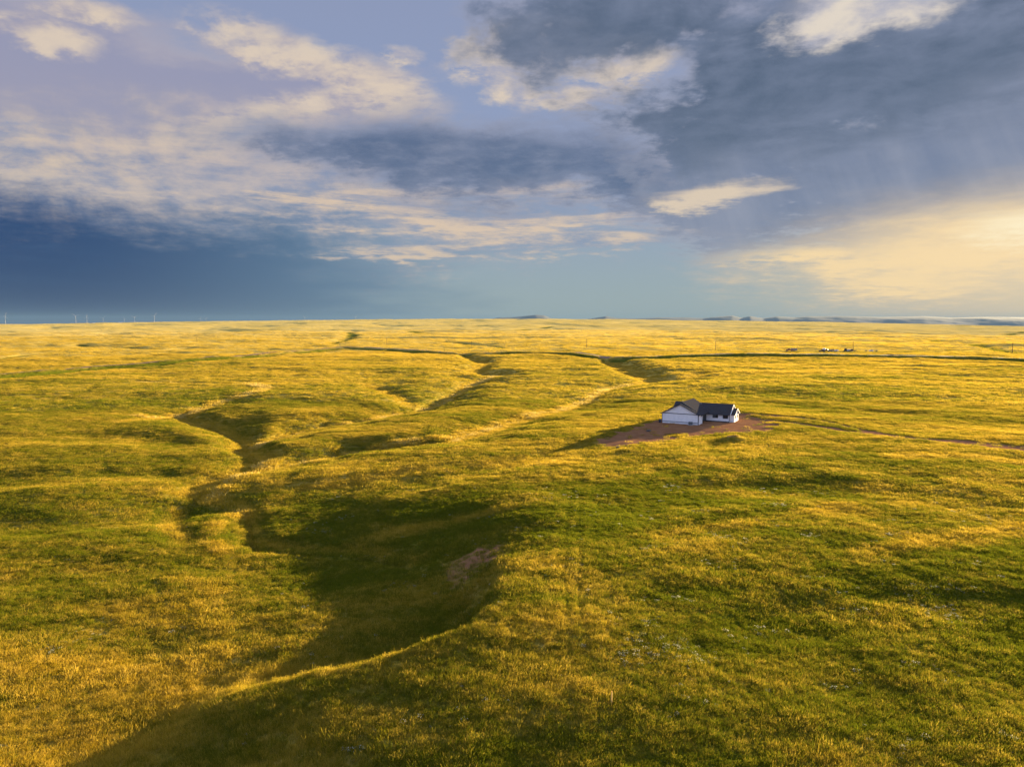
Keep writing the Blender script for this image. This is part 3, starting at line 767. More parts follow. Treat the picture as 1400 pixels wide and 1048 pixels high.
TRACK = _pts([(788, 640, -.3), (776, 720, 0), (774, 800, -.2), (778, 900, -.4)])
if QUICK != "1":
    BANDS = [  # r0, r1, density per square metre, variants, (blades, radius, height, variation, width, lean)
        (33, 75, 17.0, 8, (46, .36, .30, .40, .013, .36)),
        (75, 140, 8.0, 6, (54, .52, .30, .40, .020, .36)),
        (33, 120, 1.1, 5, (9, .22, .58, .30, .013, .30)),
        (140, 300, 2.6, 5, (64, .95, .29, .40, .034, .36)),
        (300, 800, .26, 4, (90, 2.0, .30, .40, .08, .40)),
        (800, 2600, .012, 4, (110, 5.5, .36, .40, .22, .45)),
    ]
    specs, X, Y, I, S = [], [], [], [], []
    for b, (r0, r1, dens, nv, sp) in enumerate(BANDS):
        base = len(specs)
        for k in range(nv):
            f = 0.75 + 0.5 * k / max(nv - 1, 1)
            n_, rad, h_, hv, wd, ln_ = sp
            specs.append((n_, rad, h_ * f, hv, wd, ln_, 0.8 * (k % 2)))
        x, y = fan_points(r0, r1, dens, 100 + b)
        rs = np.random.RandomState(200 + b)
        X.append(x); Y.append(y); I.append(base + rs.randint(0, nv, len(x))); S.append(rs.uniform(.7, 1.3, len(x)))
    X, Y, I, S = map(np.concatenate, (X, Y, I, S))
    Z, M = ground_z(X, Y)
    keep = (M['bare'] + 0.25 * np.random.RandomState(3).normal(size=len(X)) < 0.45) & (M['dr'] > 3.6)
    X, Y, Z, I, S = X[keep], Y[keep], Z[keep], I[keep], S[keep]
    M = {k: v[keep] for k, v in M.items()}
    T = dryness_far_lift(X, Y, M)
    rr = np.random.RandomState(5)
    vig = fbm(X * 0.8, Y, 5.0, 3, 0.55, 55.0)
    far = sstep(np.hypot(X, Y), 110, 300)
    S = 1 + (S - 1) * (1 - .5 * far)
    S = S * np.clip(0.92 + (0.26 - .18 * far) * vig + 0.35 * (np.minimum(T, 1) - 0.4) + .12 * M['floor'] + .7 * M['strip'], 0.4, 1.7)
    # two faint wheel tracks across the plateau
    for off in (0.0, 1.6):
        tr_ = dist_line(X, Y, TRACK + np.array([off, 0.0]))
        S = S * (1 - .28 * (1 - sstep(tr_, .1, .4)))
    T = np.clip(T + rr.normal(0, 0.10, len(T)), 0, 1.8)
    grass = scatter("grass", X, Y, Z, T, S, I, tuft_collection("grass_tuft", specs, m_blade), 11)
    tag(grass, kind='stuff')
    print("tufts", len(X))

    # white-flowered and sage-grey forbs
    fs = []
    for k in range(5): fs.append((16, .16 + .05 * k, .26 + .05 * k, .3, .05, .45, 2.2))
    x, y = fan_points(34, 140, 3.2, 301)
    cl = fbm(x * .7, y, 6.0, 3, .6, 71.0) - .38 + 1.05 * np.exp(-(((x - 16) / 5) ** 2 + ((y - 65) / 4) ** 2)) + .22 * sstep(x, -6, 10)
    kf = (cl + .25 * np.random.RandomState(8).normal(size=len(x))) > .57
    x, y = x[kf], y[kf]
    z, m_ = ground_z(x, y); kf = m_['bare'] < .4; x, y, z = x[kf], y[kf], z[kf]
    rs = np.random.RandomState(9)
    forbs = scatter("wildflowers", x, y, z, rs.uniform(0, .4, len(x)), rs.uniform(.4, .8, len(x)), rs.randint(0, 5, len(x)), tuft_collection("forb_tuft", fs, m_forb), 12)
    tag(forbs, kind='stuff')

# ---------------------------------------------------------------- mesh builder for objects
class MB:
    def __init__(self): self.v, self.f = [], []
    def face(self, *pts):
        b = len(self.v); self.v += [tuple(p) for p in pts]; self.f.append(list(range(b, b + len(pts))))
    def box(self, x0, x1, y0, y1, z0, z1, bev=0.0):
        b = len(self.v)
        self.v += [(x, y, z) for z in (z0, z1) for y in (y0, y1) for x in (x0, x1)]
        self.f += [[b + i for i in q] for q in ((0, 2, 3, 1), (4, 5, 7, 6), (0, 1, 5, 4), (2, 6, 7, 3), (0, 4, 6, 2), (1, 3, 7, 5))]
        return self
    def hexa(self, p):                                    # eight corners, bottom ring then top ring, both anticlockwise
        b = len(self.v); self.v += [tuple(q) for q in p]
        self.f += [[b + i for i in q] for q in ((3, 2, 1, 0), (4, 5, 6, 7), (0, 1, 5, 4), (1, 2, 6, 5), (2, 3, 7, 6), (3, 0, 4, 7))]
        return self
    def prism(self, outline, axis, a, b_):                # outline of (u, w) points pushed along an axis ('x' or 'y')
        n = len(outline); b = len(self.v)
        for t in (a, b_):
            for u, w in outline: self.v.append((t, u, w) if axis == 'x' else (u, t, w))
        self.f.append([b + i for i in range(n)][::-1]); self.f.append([b + n + i for i in range(n)])
        for i in range(n):
            j = (i + 1) % n; self.f.append([b + i, b + j, b + n + j, b + n + i])
        return self
    def tube(self, p0, p1, r0, r1=None, n=10):
        r1 = r0 if r1 is None else r1
        p0, p1 = Vector(p0), Vector(p1); d = (p1 - p0).normalized()
        s = d.orthogonal().normalized(); t = d.cross(s); b = len(self.v)
        for p, r in ((p0, r0), (p1, r1)):
            for k in range(n):
                a = 2 * math.pi * k / n; self.v.append(tuple(p + (s * math.cos(a) + t * math.sin(a)) * r))
        self.f.append([b + k for k in range(n)][::-1]); self.f.append([b + n + k for k in range(n)])
        for k in range(n):
            j = (k + 1) % n; self.f.append([b + k, b + j, b + n + j, b + n + k])
        return self
    def build(self, name, mat, parent=None, smooth_=False, bev=0.0):
        me = bpy.data.meshes.new(name); me.from_pydata(self.v, [], self.f)
        bm = bmesh.new(); bm.from_mesh(me); bmesh.ops.remove_doubles(bm, verts=bm.verts, dist=1e-5); bmesh.ops.recalc_face_normals(bm, faces=bm.faces)
        if bev: bmesh.ops.bevel(bm, geom=list(bm.edges), offset=bev, segments=2, affect='EDGES', clamp_overlap=True)
        bm.to_mesh(me); bm.free()
        for p in me.polygons: p.use_smooth = smooth_
        me.materials.append(mat)
        o = bpy.data.objects.new(name, me); COL.objects.link(o)
        if parent is not None: o.parent = parent
        return o
def thing(name, label, cat, loc, rz=0.0, group=None):
    o = bpy.data.objects.new(name, None); COL.objects.link(o)
    o.location = loc; o.rotation_euler = (0, 0, rz); o.empty_display_size = 0.5
    return tag(o, label, cat, group)
def dup(o, loc=None, rz=None, scale=None, label=None, parent=None):
    c_ = o.copy(); COL.objects.link(c_)
    if parent is not None: c_.parent = parent
    if loc is not None: c_.location = loc
    if rz is not None: c_.rotation_euler = (0, 0, rz)
    if scale is not None: c_.scale = (scale,) * 3
    if label: c_['label'] = label
    for ch in list(o.children): dup(ch, parent=c_)
    return c_
def spot(px, r):                                          # a place on the ground at a bearing and distance
    x, y = (px - CX) / FPX * r, r
    return Vector((x, y, on_ground(x, y)))

def plain(name, c_, rough=0.7, var=0.15, scale=3.0, spec=0.3, metal=0.0):
    m = new_mat(name)
    tcn = V.tree.nodes.new('ShaderNodeTexCoord'); o_ = V(tcn.outputs['Object'])
    n = noise(o_, scale, 5.0, 0.6)
    cc = mix(smooth(n, 0.3, 0.7), tuple(k * (1 - var) for k in c_), tuple(min(1, k * (1 + var)) for k in c_))
    output(surface(cc, rough, None, spec, metal))
    return m
def siding():
    m = new_mat("white_siding")
    tcn = V.tree.nodes.new('ShaderNodeTexCoord'); x_, y_, z_ = sep(V(tcn.outputs['Object']))
    lap = V.node('FRACT', z_ * (1 / 0.2))
    n = noise(V(tcn.outputs['Object']), 1.3, 5.0, 0.6)
    cc = mix(smooth(n, 0.3, 0.7), (0.74, 0.74, 0.76), (0.82, 0.82, 0.83))
    output(surface(cc, 0.6, bump(lap, 0.5, 0.02), 0.3))
    return m
def shingles():
    m = new_mat("roof_shingles")
    tcn = V.tree.nodes.new('ShaderNodeTexCoord'); o_ = V(tcn.outputs['Object'])
    n = noise(o_, 6.0, 4.0, 0.7); n_ = noise(o_, 0.7, 3.0, 0.5)
    cc = mix(smooth(n, 0.35, 0.65), (0.030, 0.034, 0.043), (0.056, 0.055, 0.058))
    cc = mix(smooth(n_, 0.3, 0.7) * 0.4, cc, (0.050, 0.034, 0.026))
    output(surface(cc, 1.0, bump(n, 0.4, 0.02), 0.0))
    return m
M_SIDING, M_SHINGLE = siding(), shingles()
M_TRIM = plain("dark_trim", (0.035, 0.042, 0.06), 0.5)
M_CONC = plain("concrete", (0.34, 0.33, 0.32), 0.85)
M_FRAME = plain("window_frame", (0.05, 0.05, 0.055), 0.5)
def glass():
    m = new_mat("window_glass"); output(surface((0.02, 0.025, 0.03), 0.06, None, 0.8)); return m
M_GLASS = glass()
M_WOOD = plain("weathered_wood", (0.20, 0.145, 0.095), 0.85, 0.3, 6.0)
M_POLE = plain("creosoted_pole", (0.055, 0.042, 0.032), 0.9, 0.3, 6.0)
M_LATH = plain("pine_lath", (0.62, 0.38, 0.10), 0.8, 0.15, 9.0)
M_METAL = plain("galvanised_metal", (0.42, 0.43, 0.44), 0.45, 0.1, 4.0, 0.5, 0.6)
M_GREY = plain("grey_casing", (0.11, 0.12, 0.13), 0.6)
M_WHITE = plain("white_paint", (0.72, 0.72, 0.72), 0.5, 0.08)
M_RED = plain("faded_red_paint", (0.16, 0.035, 0.03), 0.6, 0.35)
M_DARK = plain("dark_paint", (0.03, 0.032, 0.04), 0.5, 0.3)
M_TAN = plain("tan_paint", (0.26, 0.23, 0.19), 0.7, 0.2)
M_RUBBER = plain("rubber", (0.018, 0.018, 0.018), 0.9)
M_STRAW = plain("straw", (0.30, 0.22, 0.09), 0.95, 0.35, 8.0)
M_TURB = plain("turbine_shade_grey", (0.32, 0.33, 0.35), 0.4, 0.04)  # white towers and blades; cloud shadow put into the grey base colour
M_ROCK = plain("field_stone", (0.10, 0.075, 0.06), 0.9, 0.4, 5.0)

# ---------------------------------------------------------------- the house (local X along the gable front, Y towards its back)
HOUSE_ROT = -math.radians(30)
fr = ground_point(955, 581, 0.0)
house = thing("house", "white ranch house with dark roof and an L shaped plan on the bare dirt yard", "house", (fr.x, fr.y, 0), HOUSE_ROT)
W = 11.1
def gable_outline(u0, u1, z0, ze, zr): return [(u0, z0), (u1, z0), (u1, ze), ((u0 + u1) / 2, zr), (u0, ze)]
def roof_slabs(mb, u0, u1, ze, zr, axis, a, b, th=0.16, over=0.45):
    mid = (u0 + u1) / 2; s = (zr - ze) / (mid - u0)
    for sg in (-1, 1):
        e = u0 - over if sg < 0 else u1 + over
        zo = ze - over * s
        mb.prism([(e, zo), (mid, zr), (mid, zr + th), (e, zo + th)] if sg < 0 else [(mid, zr), (e, zo), (e, zo + th), (mid, zr + th)], axis, a, b)
# walls
MB().prism(gable_outline(-W, 0, 0.02, 3.05, 5.85), 'y', 0, 2.0).build('garage_wall', M_SIDING, house)
MB().prism(gable_outline(-W + .05, -.05, 0.02, 3.0, 6.1), 'y', 2.003, 4.0).build('wall', M_SIDING, house)
MB().prism(gable_outline(-W + .1, -2.0, 0.02, 3.0, 5.2), 'y', 4.003, 10.1).build('wall', M_SIDING, house)
MB().prism(gable_outline(10.103, 17.8, 0.02, 2.55, 5.0), 'x', -W + .5, 6.6).build('wing_wall', M_SIDING, house)
MB().prism(gable_outline(11.2, 16.7, 0.02, 2.35, 3.85), 'x', 6.603, 7.7).build('end_bay_wall', M_SIDING, house)
# foundation, a little proud of nothing: it stands under the walls
f_ = MB(); f_.box(-W + .02, -.02, .02, 4.0, -1.6, .017); f_.box(-W + .12, -2.02, 4.003, 10.1, -1.6, .017); f_.box(-W + .52, 6.58, 10.12, 17.78, -1.6, .017); f_.box(6.6, 7.68, 11.22, 16.68, -1.6, .017)
f_.build('foundation', plain("painted_foundation", (0.55, 0.55, 0.57), 0.8), house)
# roofs
r_ = MB(); roof_slabs(r_, -W, 0, 3.05, 5.87, 'y', -.35, 1.62, .15, .35); r_.build('garage_roof', M_SHINGLE, house)
r_ = MB(); roof_slabs(r_, -W, 0, 3.0, 6.25, 'y', 1.65, 13.9, .17, .55); r_.build('main_roof', M_SHINGLE, house)
r_ = MB(); roof_slabs(r_, 10.1, 17.8, 2.55, 5.05, 'x', -W - .15, 6.85, .16, .45); r_.build('wing_roof', M_SHINGLE, house)
r_ = MB(); roof_slabs(r_, 11.2, 16.7, 2.35, 3.88, 'x', 6.86, 8.05, .14, .3); r_.build('end_bay_roof', M_SHINGLE, house)
# fascias along the rakes and eaves
def rake(mb, u0, u1, ze, zr, axis, a, th, over, depth=.24):
    mid = (u0 + u1) / 2; s = (zr - ze) / (mid - u0)
    for sg in (-1, 1):
        e = u0 - over if sg < 0 else u1 + over; zo = ze - over * s
        mb.prism([(e, zo - depth + .1), (mid, zr - depth + .1), (mid, zr + th + .01), (e, zo + th + .01)], axis, a - .05, a)
mb = MB(); rake(mb, -W, 0, 3.05, 5.87, 'y', -.353, .15, .35); mb.build('garage_fascia', M_TRIM, house)
mb = MB(); rake(mb, -W, 0, 3.0, 6.25, 'y', 1.647, .17, .55, .34); mb.build('main_fascia', M_TRIM, house)
mb = MB(); mb.box(-W - .15, 6.85, 9.60, 9.645, 2.16, 2.42); mb.build('eave_fascia', M_TRIM, house)
mb = MB(); rake(mb, 10.1, 17.8, 2.55, 5.05, 'x', 6.905, .16, .45); mb.build('wing_fascia', M_WHITE, house)
mb = MB(); rake(mb, 11.2, 16.7, 2.35, 3.88, 'x', 8.105, .14, .3); mb.build('end_bay_fascia', M_WHITE, house)
# dark band boards and corner boards on the gable front
MB().box(-W, 0, -.03, 0, 2.92, 3.12).build('band_board', M_TRIM, house)
MB().box(-W, 0, -.03, 0, .46, .62).build('band_board', M_TRIM, house)
MB().box(-.22, .03, -.032, -.002, -.5, 2.92).build('corner_board', M_TRIM, house)
MB().box(-W - .03, -W + .14, -.032, -.002, -.5, 2.92).build('corner_board', M_TRIM, house)
MB().box(.002, .035, 3.75, 4.03, 0, 2.9).build('corner_board', M_WHITE, house)
MB().box(-2.0, 6.6, 10.06, 10.10, .02, .3).build('base_board', M_TRIM, house)
MB().box(6.42, 6.63, 10.055, 10.1, .3, 2.3).build('corner_board', M_GREY, house)
# windows in the wing, its end bay and a door under the porch
def window(x, z, w, h, y=10.1):
    o = MB().box(x - w / 2, x + w / 2, y - .06, y - .02, z - h / 2, z + h / 2).build('window', M_GLASS, house)
    fm = MB(); t = .07
    fm.box(x - w / 2 - t, x - w / 2, y - .10, y - .002, z - h / 2 - t, z + h / 2 + t); fm.box(x + w / 2, x + w / 2 + t, y - .10, y - .002, z - h / 2 - t, z + h / 2 + t)
    fm.box(x - w / 2, x + w / 2, y - .10, y - .002, z + h / 2, z + h / 2 + t); fm.box(x - w / 2, x + w / 2, y - .10, y - .002, z - h / 2 - t, z - h / 2); fm.box(x - .025, x + .025, y - .09, y - .062, z - h / 2, z + h / 2)
    fm.build('frame', M_FRAME, o)
window(2.3, 1.72, 1.5, .95); window(5.35, 1.72, 1.4, 1.05)
for yy in (12.6, 15.2):
    o = MB().box(7.702, 7.72, yy - .55, yy + .55, .9, 2.0).build('window', M_GLASS, house)
    fm = MB()
    for a_, b_, c_, d_ in ((yy - .63, yy - .55, .82, 2.08), (yy + .55, yy + .63, .82, 2.08), (yy - .55, yy + .55, 2.0, 2.08), (yy - .55, yy + .55, .82, .9)): fm.box(7.701, 7.76, a_, b_, c_, d_)
    fm.build('frame', M_WHITE, o)
dr_ = MB().box(-1.4, -.4, 10.04, 10.08, .31, 2.25).build('door', M_GREY, house); MB().box(-.56, -.50, 9.98, 10.04, 1.2, 1.3).build('handle', M_METAL, dr_)
MB().tube((-7.5, 9.0, 5.0), (-7.5, 9.0, 6.2), .06).build('vent_pipe', M_METAL, house)
MB().tube((-2.8, 12.5, 4.4), (-2.8, 12.5, 5.3), .06).build('vent_pipe', M_METAL, house)
def house_point(X_, Y_):
    c_, s_ = math.cos(HOUSE_ROT), math.sin(HOUSE_ROT)
    x, y = fr.x + X_ * c_ - Y_ * s_, fr.y + X_ * s_ + Y_ * c_
    return Vector((x, y, on_ground(x, y)))

# cooling unit and utility box against the gable front
p = house_point(-2.1, -1.0)
ac = thing("air_conditioner", "dark grey air conditioner unit at the right foot of the house gable", "air conditioner", p, HOUSE_ROT)
MB().box(-.5, .5, -.5, .5, .12, 1.0).build('casing', M_GREY, ac, bev=.03)
MB().box(-.65, .65, -.65, .65, -.3, .12).build('base_slab', M_CONC, ac)
MB().tube((0, 0, 1.0), (0, 0, 1.04), .36, .36, 20).build('fan_grille', M_METAL, ac)
p = house_point(-W - .55, -.2)
ub = thing("utility_box", "small dark utility box at the left corner of the house gable", "utility box", p, HOUSE_ROT)
MB().box(-.3, .3, -.22, .22, -.2, .95).build('cabinet', M_DARK, ub, bev=.02)
MB().box(-.34, .34, -.26, .26, .95, 1.0).build('lid', M_GREY, ub)

def lump_mesh(name, mat, sx, sy, sz, seed, parent=None, sub=3):
    bm = bmesh.new(); bmesh.ops.create_icosphere(bm, subdivisions=sub, radius=1)
    rs = np.random.RandomState(seed); ph = rs.uniform(0, 9, 6)
    for v in bm.verts:
        c_ = v.co; k = 1 + .22 * math.sin(3.1 * c_.x + ph[0]) * math.cos(2.7 * c_.y + ph[1]) + .14 * math.sin(6.3 * c_.z + ph[2] + 4 * c_.x) + .08 * math.sin(11 * c_.y + ph[3])
        v.co = Vector((c_.x * sx, c_.y * sy, c_.z * sz)) * k
    me = bpy.data.meshes.new(name); bm.to_mesh(me); bm.free(); me.materials.append(mat)
    o = bpy.data.objects.new(name, me); COL.objects.link(o)
    if parent is not None: o.parent = parent
    return o
for px, py, s, lab in ((887, 589, .75, "dark boulder lying in the middle of the dirt yard left of the house"), (845, 611.5, .6, "dark boulder at the lower left tip of the dirt yard")):
    q = ground_point(px, py, -.3)
    o = lump_mesh("boulder", M_ROCK, 1.0 * s, .7 * s, .55 * s, int(px)); o.location = (q.x, q.y, on_ground(q.x, q.y) + .2 * s)
    tag(o, lab, "boulder", "boulders on the yard")

# ---------------------------------------------------------------- gravel road and drive surfaces
def ribbon(name, L, w, lift, mat, cross=4):
    T_ = np.gradient(L, axis=0); T_ /= np.linalg.norm(T_, axis=1)[:, None]
    N_ = np.stack([T_[:, 1], -T_[:, 0]], -1)
    offs = np.linspace(-w / 2, w / 2, cross + 1)
    XY = L[:, None, :] + N_[:, None, :] * offs[None, :, None]
    x, y = XY[..., 0].ravel(), XY[..., 1].ravel()
    z, _ = ground_z(x, y); z = z + lift
    n = len(L); q = [[i * (cross + 1) + j, i * (cross + 1) + j + 1, (i + 1) * (cross + 1) + j + 1, (i + 1) * (cross + 1) + j] for i in range(n - 1) for j in range(cross)]
    o = obj_from_arrays(name, np.stack([x, y, z], -1), np.array(q).ravel(), np.full(len(q), 4), [mat])
    return tag(o, kind='structure')
m_gravel = new_mat("gravel")
g_ = noise(position(), 1.2, 6.0, 0.7)
output(surface(mix(smooth(g_, .3, .7), (0.17, 0.105, 0.065), (0.26, 0.165, 0.11)), 0.95, bump(g_, 0.6, 0.1), 0.1))
ribbon("road", _densify(ROAD, 5), 6.4, 0.12, m_gravel)

# ---------------------------------------------------------------- survey stake in the foreground grass
q = ground_point(836, 964, -.6)
st = thing("survey_stake", "slim yellow wooden survey stake standing alone in the foreground grass", "stake", (q.x, q.y, on_ground(q.x, q.y)), -math.radians(25))
MB().hexa([(-.045, -.045, -.3), (.045, -.045, -.3), (.045, .045, -.3), (-.045, .045, -.3), (-.045, -.045, 1.12), (.045, -.045, 1.12), (.045, .045, 1.12), (-.045, .045, 1.12)]).build('lath', M_LATH, st)
MB().box(-.046, .046, -.046, .046, 1.122, 1.18).build('painted_tip', plain("orange_paint", (0.75, 0.36, 0.05), 0.7), st)

# ---------------------------------------------------------------- utility poles beyond the road
POLES = [(270, 1100, "farthest thin utility pole on the left, alone on the pale plain"), (529, 985, "utility pole standing on the far plain above the left half of the road"),
         (645, 872, "utility pole by the head of the middle grass hollow"), (802, 850, "utility pole beyond the road just left of the right hand hollow"),
         (978, 785, "utility pole beyond the road above the house and left of the parked farm machines"), (1166, 760, "utility pole standing among the parked farm machines"),
         (1384, 680, "nearest utility pole, at the right edge beyond the gravel road")]
pole0 = None
for px, r, lab in POLES:
    p = spot(px, r)
    if pole0 is None:
        pole0 = thing("utility_pole", lab, "utility pole", p, .5, "utility poles along the road")
        MB().tube((0, 0, -1), (0, 0, 10.6), .27, .20, 10).build('pole', M_POLE, pole0)
        MB().box(-1.0, 1.0, .14, .26, 9.7, 9.84).build('crossarm', M_WOOD, pole0)
        for xx in (-.9, .9): MB().tube((xx, .2, 9.84), (xx, .2, 10.05), .06, .04, 8).build('insulator', M_GREY, pole0)
        MB().tube((0, 0, 10.6), (0, 0, 10.8), .06, .04, 8).build('insulator', M_GREY, pole0)
    else: dup(pole0, p, .5, None, lab)

# ---------------------------------------------------------------- farm machines parked beyond the road
def wheels(root, spots_, r=.42, w=.26):
    for x, y in spots_:
        o = MB().tube((x, y - w / 2, r), (x, y + w / 2, r), r, r, 18).build('wheel', M_RUBBER, root)
        MB().tube((x, y - w / 2 - .01, r), (x, y + w / 2 + .01, r), r * .5, r * .5, 12).build('rim', M_METAL, o)
def truck(px, r, rz, lab, paint, box=None):
    t = thing("farm_truck", lab, "truck", spot(px, r), rz, "farm machines parked beyond the road")
    MB().prism([(-2.7, .55), (2.6, .55), (2.65, 1.15), (1.5, 1.28), (1.0, 1.95), (-.35, 1.98), (-.5, 1.25), (-2.7, 1.25)], 'y', -.92, .92).build('body', paint, t, bev=.05)
    MB().prism([(-.25, 1.32), (1.28, 1.32), (.94, 1.86), (-.22, 1.88)], 'y', -.94, .94).build('window', M_GLASS, t)
    MB().box(2.6, 2.72, -.9, .9, .5, .72).build('bumper', M_METAL, t)
    for s in (-.65, .65): MB().tube((2.63, s, .95), (2.69, s, .95), .12, .12, 12).build('headlight', M_WHITE, t)
    if box: MB().box(-2.75, -.55, -1.0, 1.0, 1.26, 2.5).build('cargo_box', box, t, bev=.04)
    wheels(t, [(-1.75, -.85), (-1.75, .85), (1.7, -.85), (1.7, .85)])
    return t
def trailer(px, r, rz, lab, paint, L_=5.5, h=1.7):
    t = thing("stock_trailer", lab, "trailer", spot(px, r), rz, "farm machines parked beyond the road")
    MB().prism([(-L_ / 2, .6), (L_ / 2, .6), (L_ / 2 + .35, 1.2), (L_ / 2, .6 + h), (-L_ / 2, .6 + h)], 'y', -1.0, 1.0).build('body', paint, t, bev=.05)
    for k in range(3): MB().box(-L_ / 2 + .3, L_ / 2 - .3, -1.03, -1.002, 1.0 + k * .35, 1.12 + k * .35).build('slat', M_DARK, t)
    MB().tube((L_ / 2, 0, .55), (L_ / 2 + 1.5, 0, .5), .07).build('hitch', M_METAL, t)
    wheels(t, [(-.7, -.95), (.15, -.95), (-.7, .95), (.15, .95)], .36, .22)
    return t
def tractor(px, r, rz, lab):
    t = thing("tractor", lab, "tractor", spot(px, r), rz, "farm machines parked beyond the road")
    MB().prism([(-.2, .8), (2.0, .75), (2.05, 1.5), (-.2, 1.65)], 'y', -.42, .42).build('bonnet', M_RED, t, bev=.05)
    MB().prism([(-1.6, .9), (-.2, .9), (-.2, 1.6), (-.35, 2.6), (-1.5, 2.6)], 'y', -.72, .72).build('cab', M_GLASS, t)
    MB().box(-1.65, -.2, -.8, .8, 2.6, 2.72).build('cab_roof', M_RED, t)
    MB().tube((1.1, .2, 1.55), (1.1, .2, 2.4), .05).build('exhaust_pipe', M_DARK, t)
    for s in (-.85, .85):
        for x, rr_ in ((-1.0, .82), (1.5, .5)):
            o = MB().tube((x, s - .22, rr_), (x, s + .22, rr_), rr_, rr_, 20).build('wheel', M_RUBBER, t); MB().tube((x, s - .23, rr_), (x, s + .23, rr_), rr_ * .5, rr_ * .5, 14).build('rim', M_WHITE, o)
    return t
def hay_bale(px, r, rz, lab):
    b = thing("hay_bale", lab, "hay bale", spot(px, r), rz, "round hay bales beyond the road")
    MB().tube((-.75, 0, .72), (.75, 0, .72), .78, .78, 20).build('straw_roll', M_STRAW, b, bev=.06)
    w_ = MB()
    for k in range(5): w_.tube((-.6 + .3 * k, 0, .72), (-.58 + .3 * k, 0, .72), .795, .795, 20)
    w_.build('twine', M_TAN, b)
    return b
truck(1079.0, 748, 2.9, "dark red farm truck leftmost of the parked machines, beside a pale trailer", M_RED)
trailer(1085.6, 748, 3.0, "pale trailer parked right behind the leftmost dark red truck", M_TAN, 4.6, 1.6)
truck(1123.8, 745, .4, "dark pickup truck standing left of the low tan trailer", M_DARK)
truck(1129.5, 752, -.5, "dark pickup truck with a white cargo box left of the low tan trailer", M_DARK, M_WHITE)
trailer(1136.5, 748, .1, "low tan trailer between the dark pickup trucks and the red tractor", M_TAN, 3.6, .9)
trailer(1143.0, 752, .2, "low white trailer just left of the red tractor", M_WHITE, 3.0, .9)
tractor(1156.8, 748, .6, "red tractor with white rims parked beside a utility pole")
trailer(1161.0, 746, .1, "white stock trailer between the red tractor and a utility pole", M_WHITE, 3.4, 1.3)
truck(1165.5, 742, 3.0, "dark truck at the foot of a utility pole among the farm machines", M_DARK)
hay_bale(1184, 748, .4, "left round hay bale at the right end of the farm machines")
trailer(1190.5, 750, .2, "small white trailer between the two round hay bales", M_WHITE, 2.6, .8)
hay_bale(1198, 748, 1.1, "right round hay bale, last of the row of farm machines")

for o in [o for o in COL.objects if o.parent is None and o.get('category') in ('truck', 'trailer', 'tractor', 'hay bale')]: o.scale = (1.3, 1.3, 1.4)

# ---------------------------------------------------------------- white farm sheds on the skyline
SHEDS = [(131, 6300, 26, "leftmost white shed on the skyline"), (167, 6400, 36, "widest white shed on the left skyline, left of the clearest turbine"), (193, 6400, 28, "white shed on the skyline just left of the clearest wind turbine"), (243, 6500, 24, "white shed on the skyline right of the clearest wind turbine"),
         (294, 6600, 22, "left one of two close white sheds on the skyline"), (309, 6600, 22, "right one of two close white sheds on the skyline"), (335, 6700, 15, "smallest white shed on the skyline"), (381, 6700, 22, "lone white shed on the skyline left of the faint turbine"), (415, 6800, 22, "rightmost white shed on the skyline")]
shed0 = None
for px, r, L_, lab in SHEDS:
    p = spot(px, r)
    if shed0 is None:
        shed0 = thing("farm_shed", lab, "shed", p, .4, "white farm sheds on the skyline")
        MB().prism(gable_outline(-7, 7, -3, 6, 8.4), 'x', -13, 13).build('wall', M_WHITE, shed0)
        s_ = MB(); roof_slabs(s_, -7, 7, 6, 8.4, 'x', -13.4, 13.4, .3, .6); s_.build('roof', M_WHITE, shed0)
        MB().box(-3, 3, -7.15, -7.003, -2, 4.2).build('door', M_GREY, shed0)
    else:
        s = dup(shed0, p, .4, None, lab); s.scale = (L_ / 26, L_ / 26, L_ / 26)

# ---------------------------------------------------------------- wind turbines behind the skyline
TURBS = [(10, 8600, 1.0, .35, "leftmost wind turbine, alone at the left edge of the skyline"), (106, 9000, 1.05, 1.2, "tall wind turbine left of the leftmost white shed"), (121, 10500, 1.0, .1, "second wind turbine right of the tall one on the left skyline"), (143, 11500, .95, .8, "small wind turbine right of the leftmost white shed"),
         (172, 13500, 1.0, 1.6, "faint wind turbine over the widest white shed"), (186, 10500, 1.0, 1.0, "mid sized wind turbine left of the clearest one"), (213, 8600, 1.0, .62, "clearest wind turbine, its three blades seen face on"), (276, 13500, 1.0, .2, "left small faint wind turbine near the two close sheds"),
         (283, 14000, 1.0, .9, "right small faint wind turbine near the two close sheds"), (418, 12500, 1.05, 1.4, "faint wind turbine behind the rightmost white shed"), (487, 13000, 1.1, .5, "rightmost faint wind turbine on the skyline")]
tur0 = None
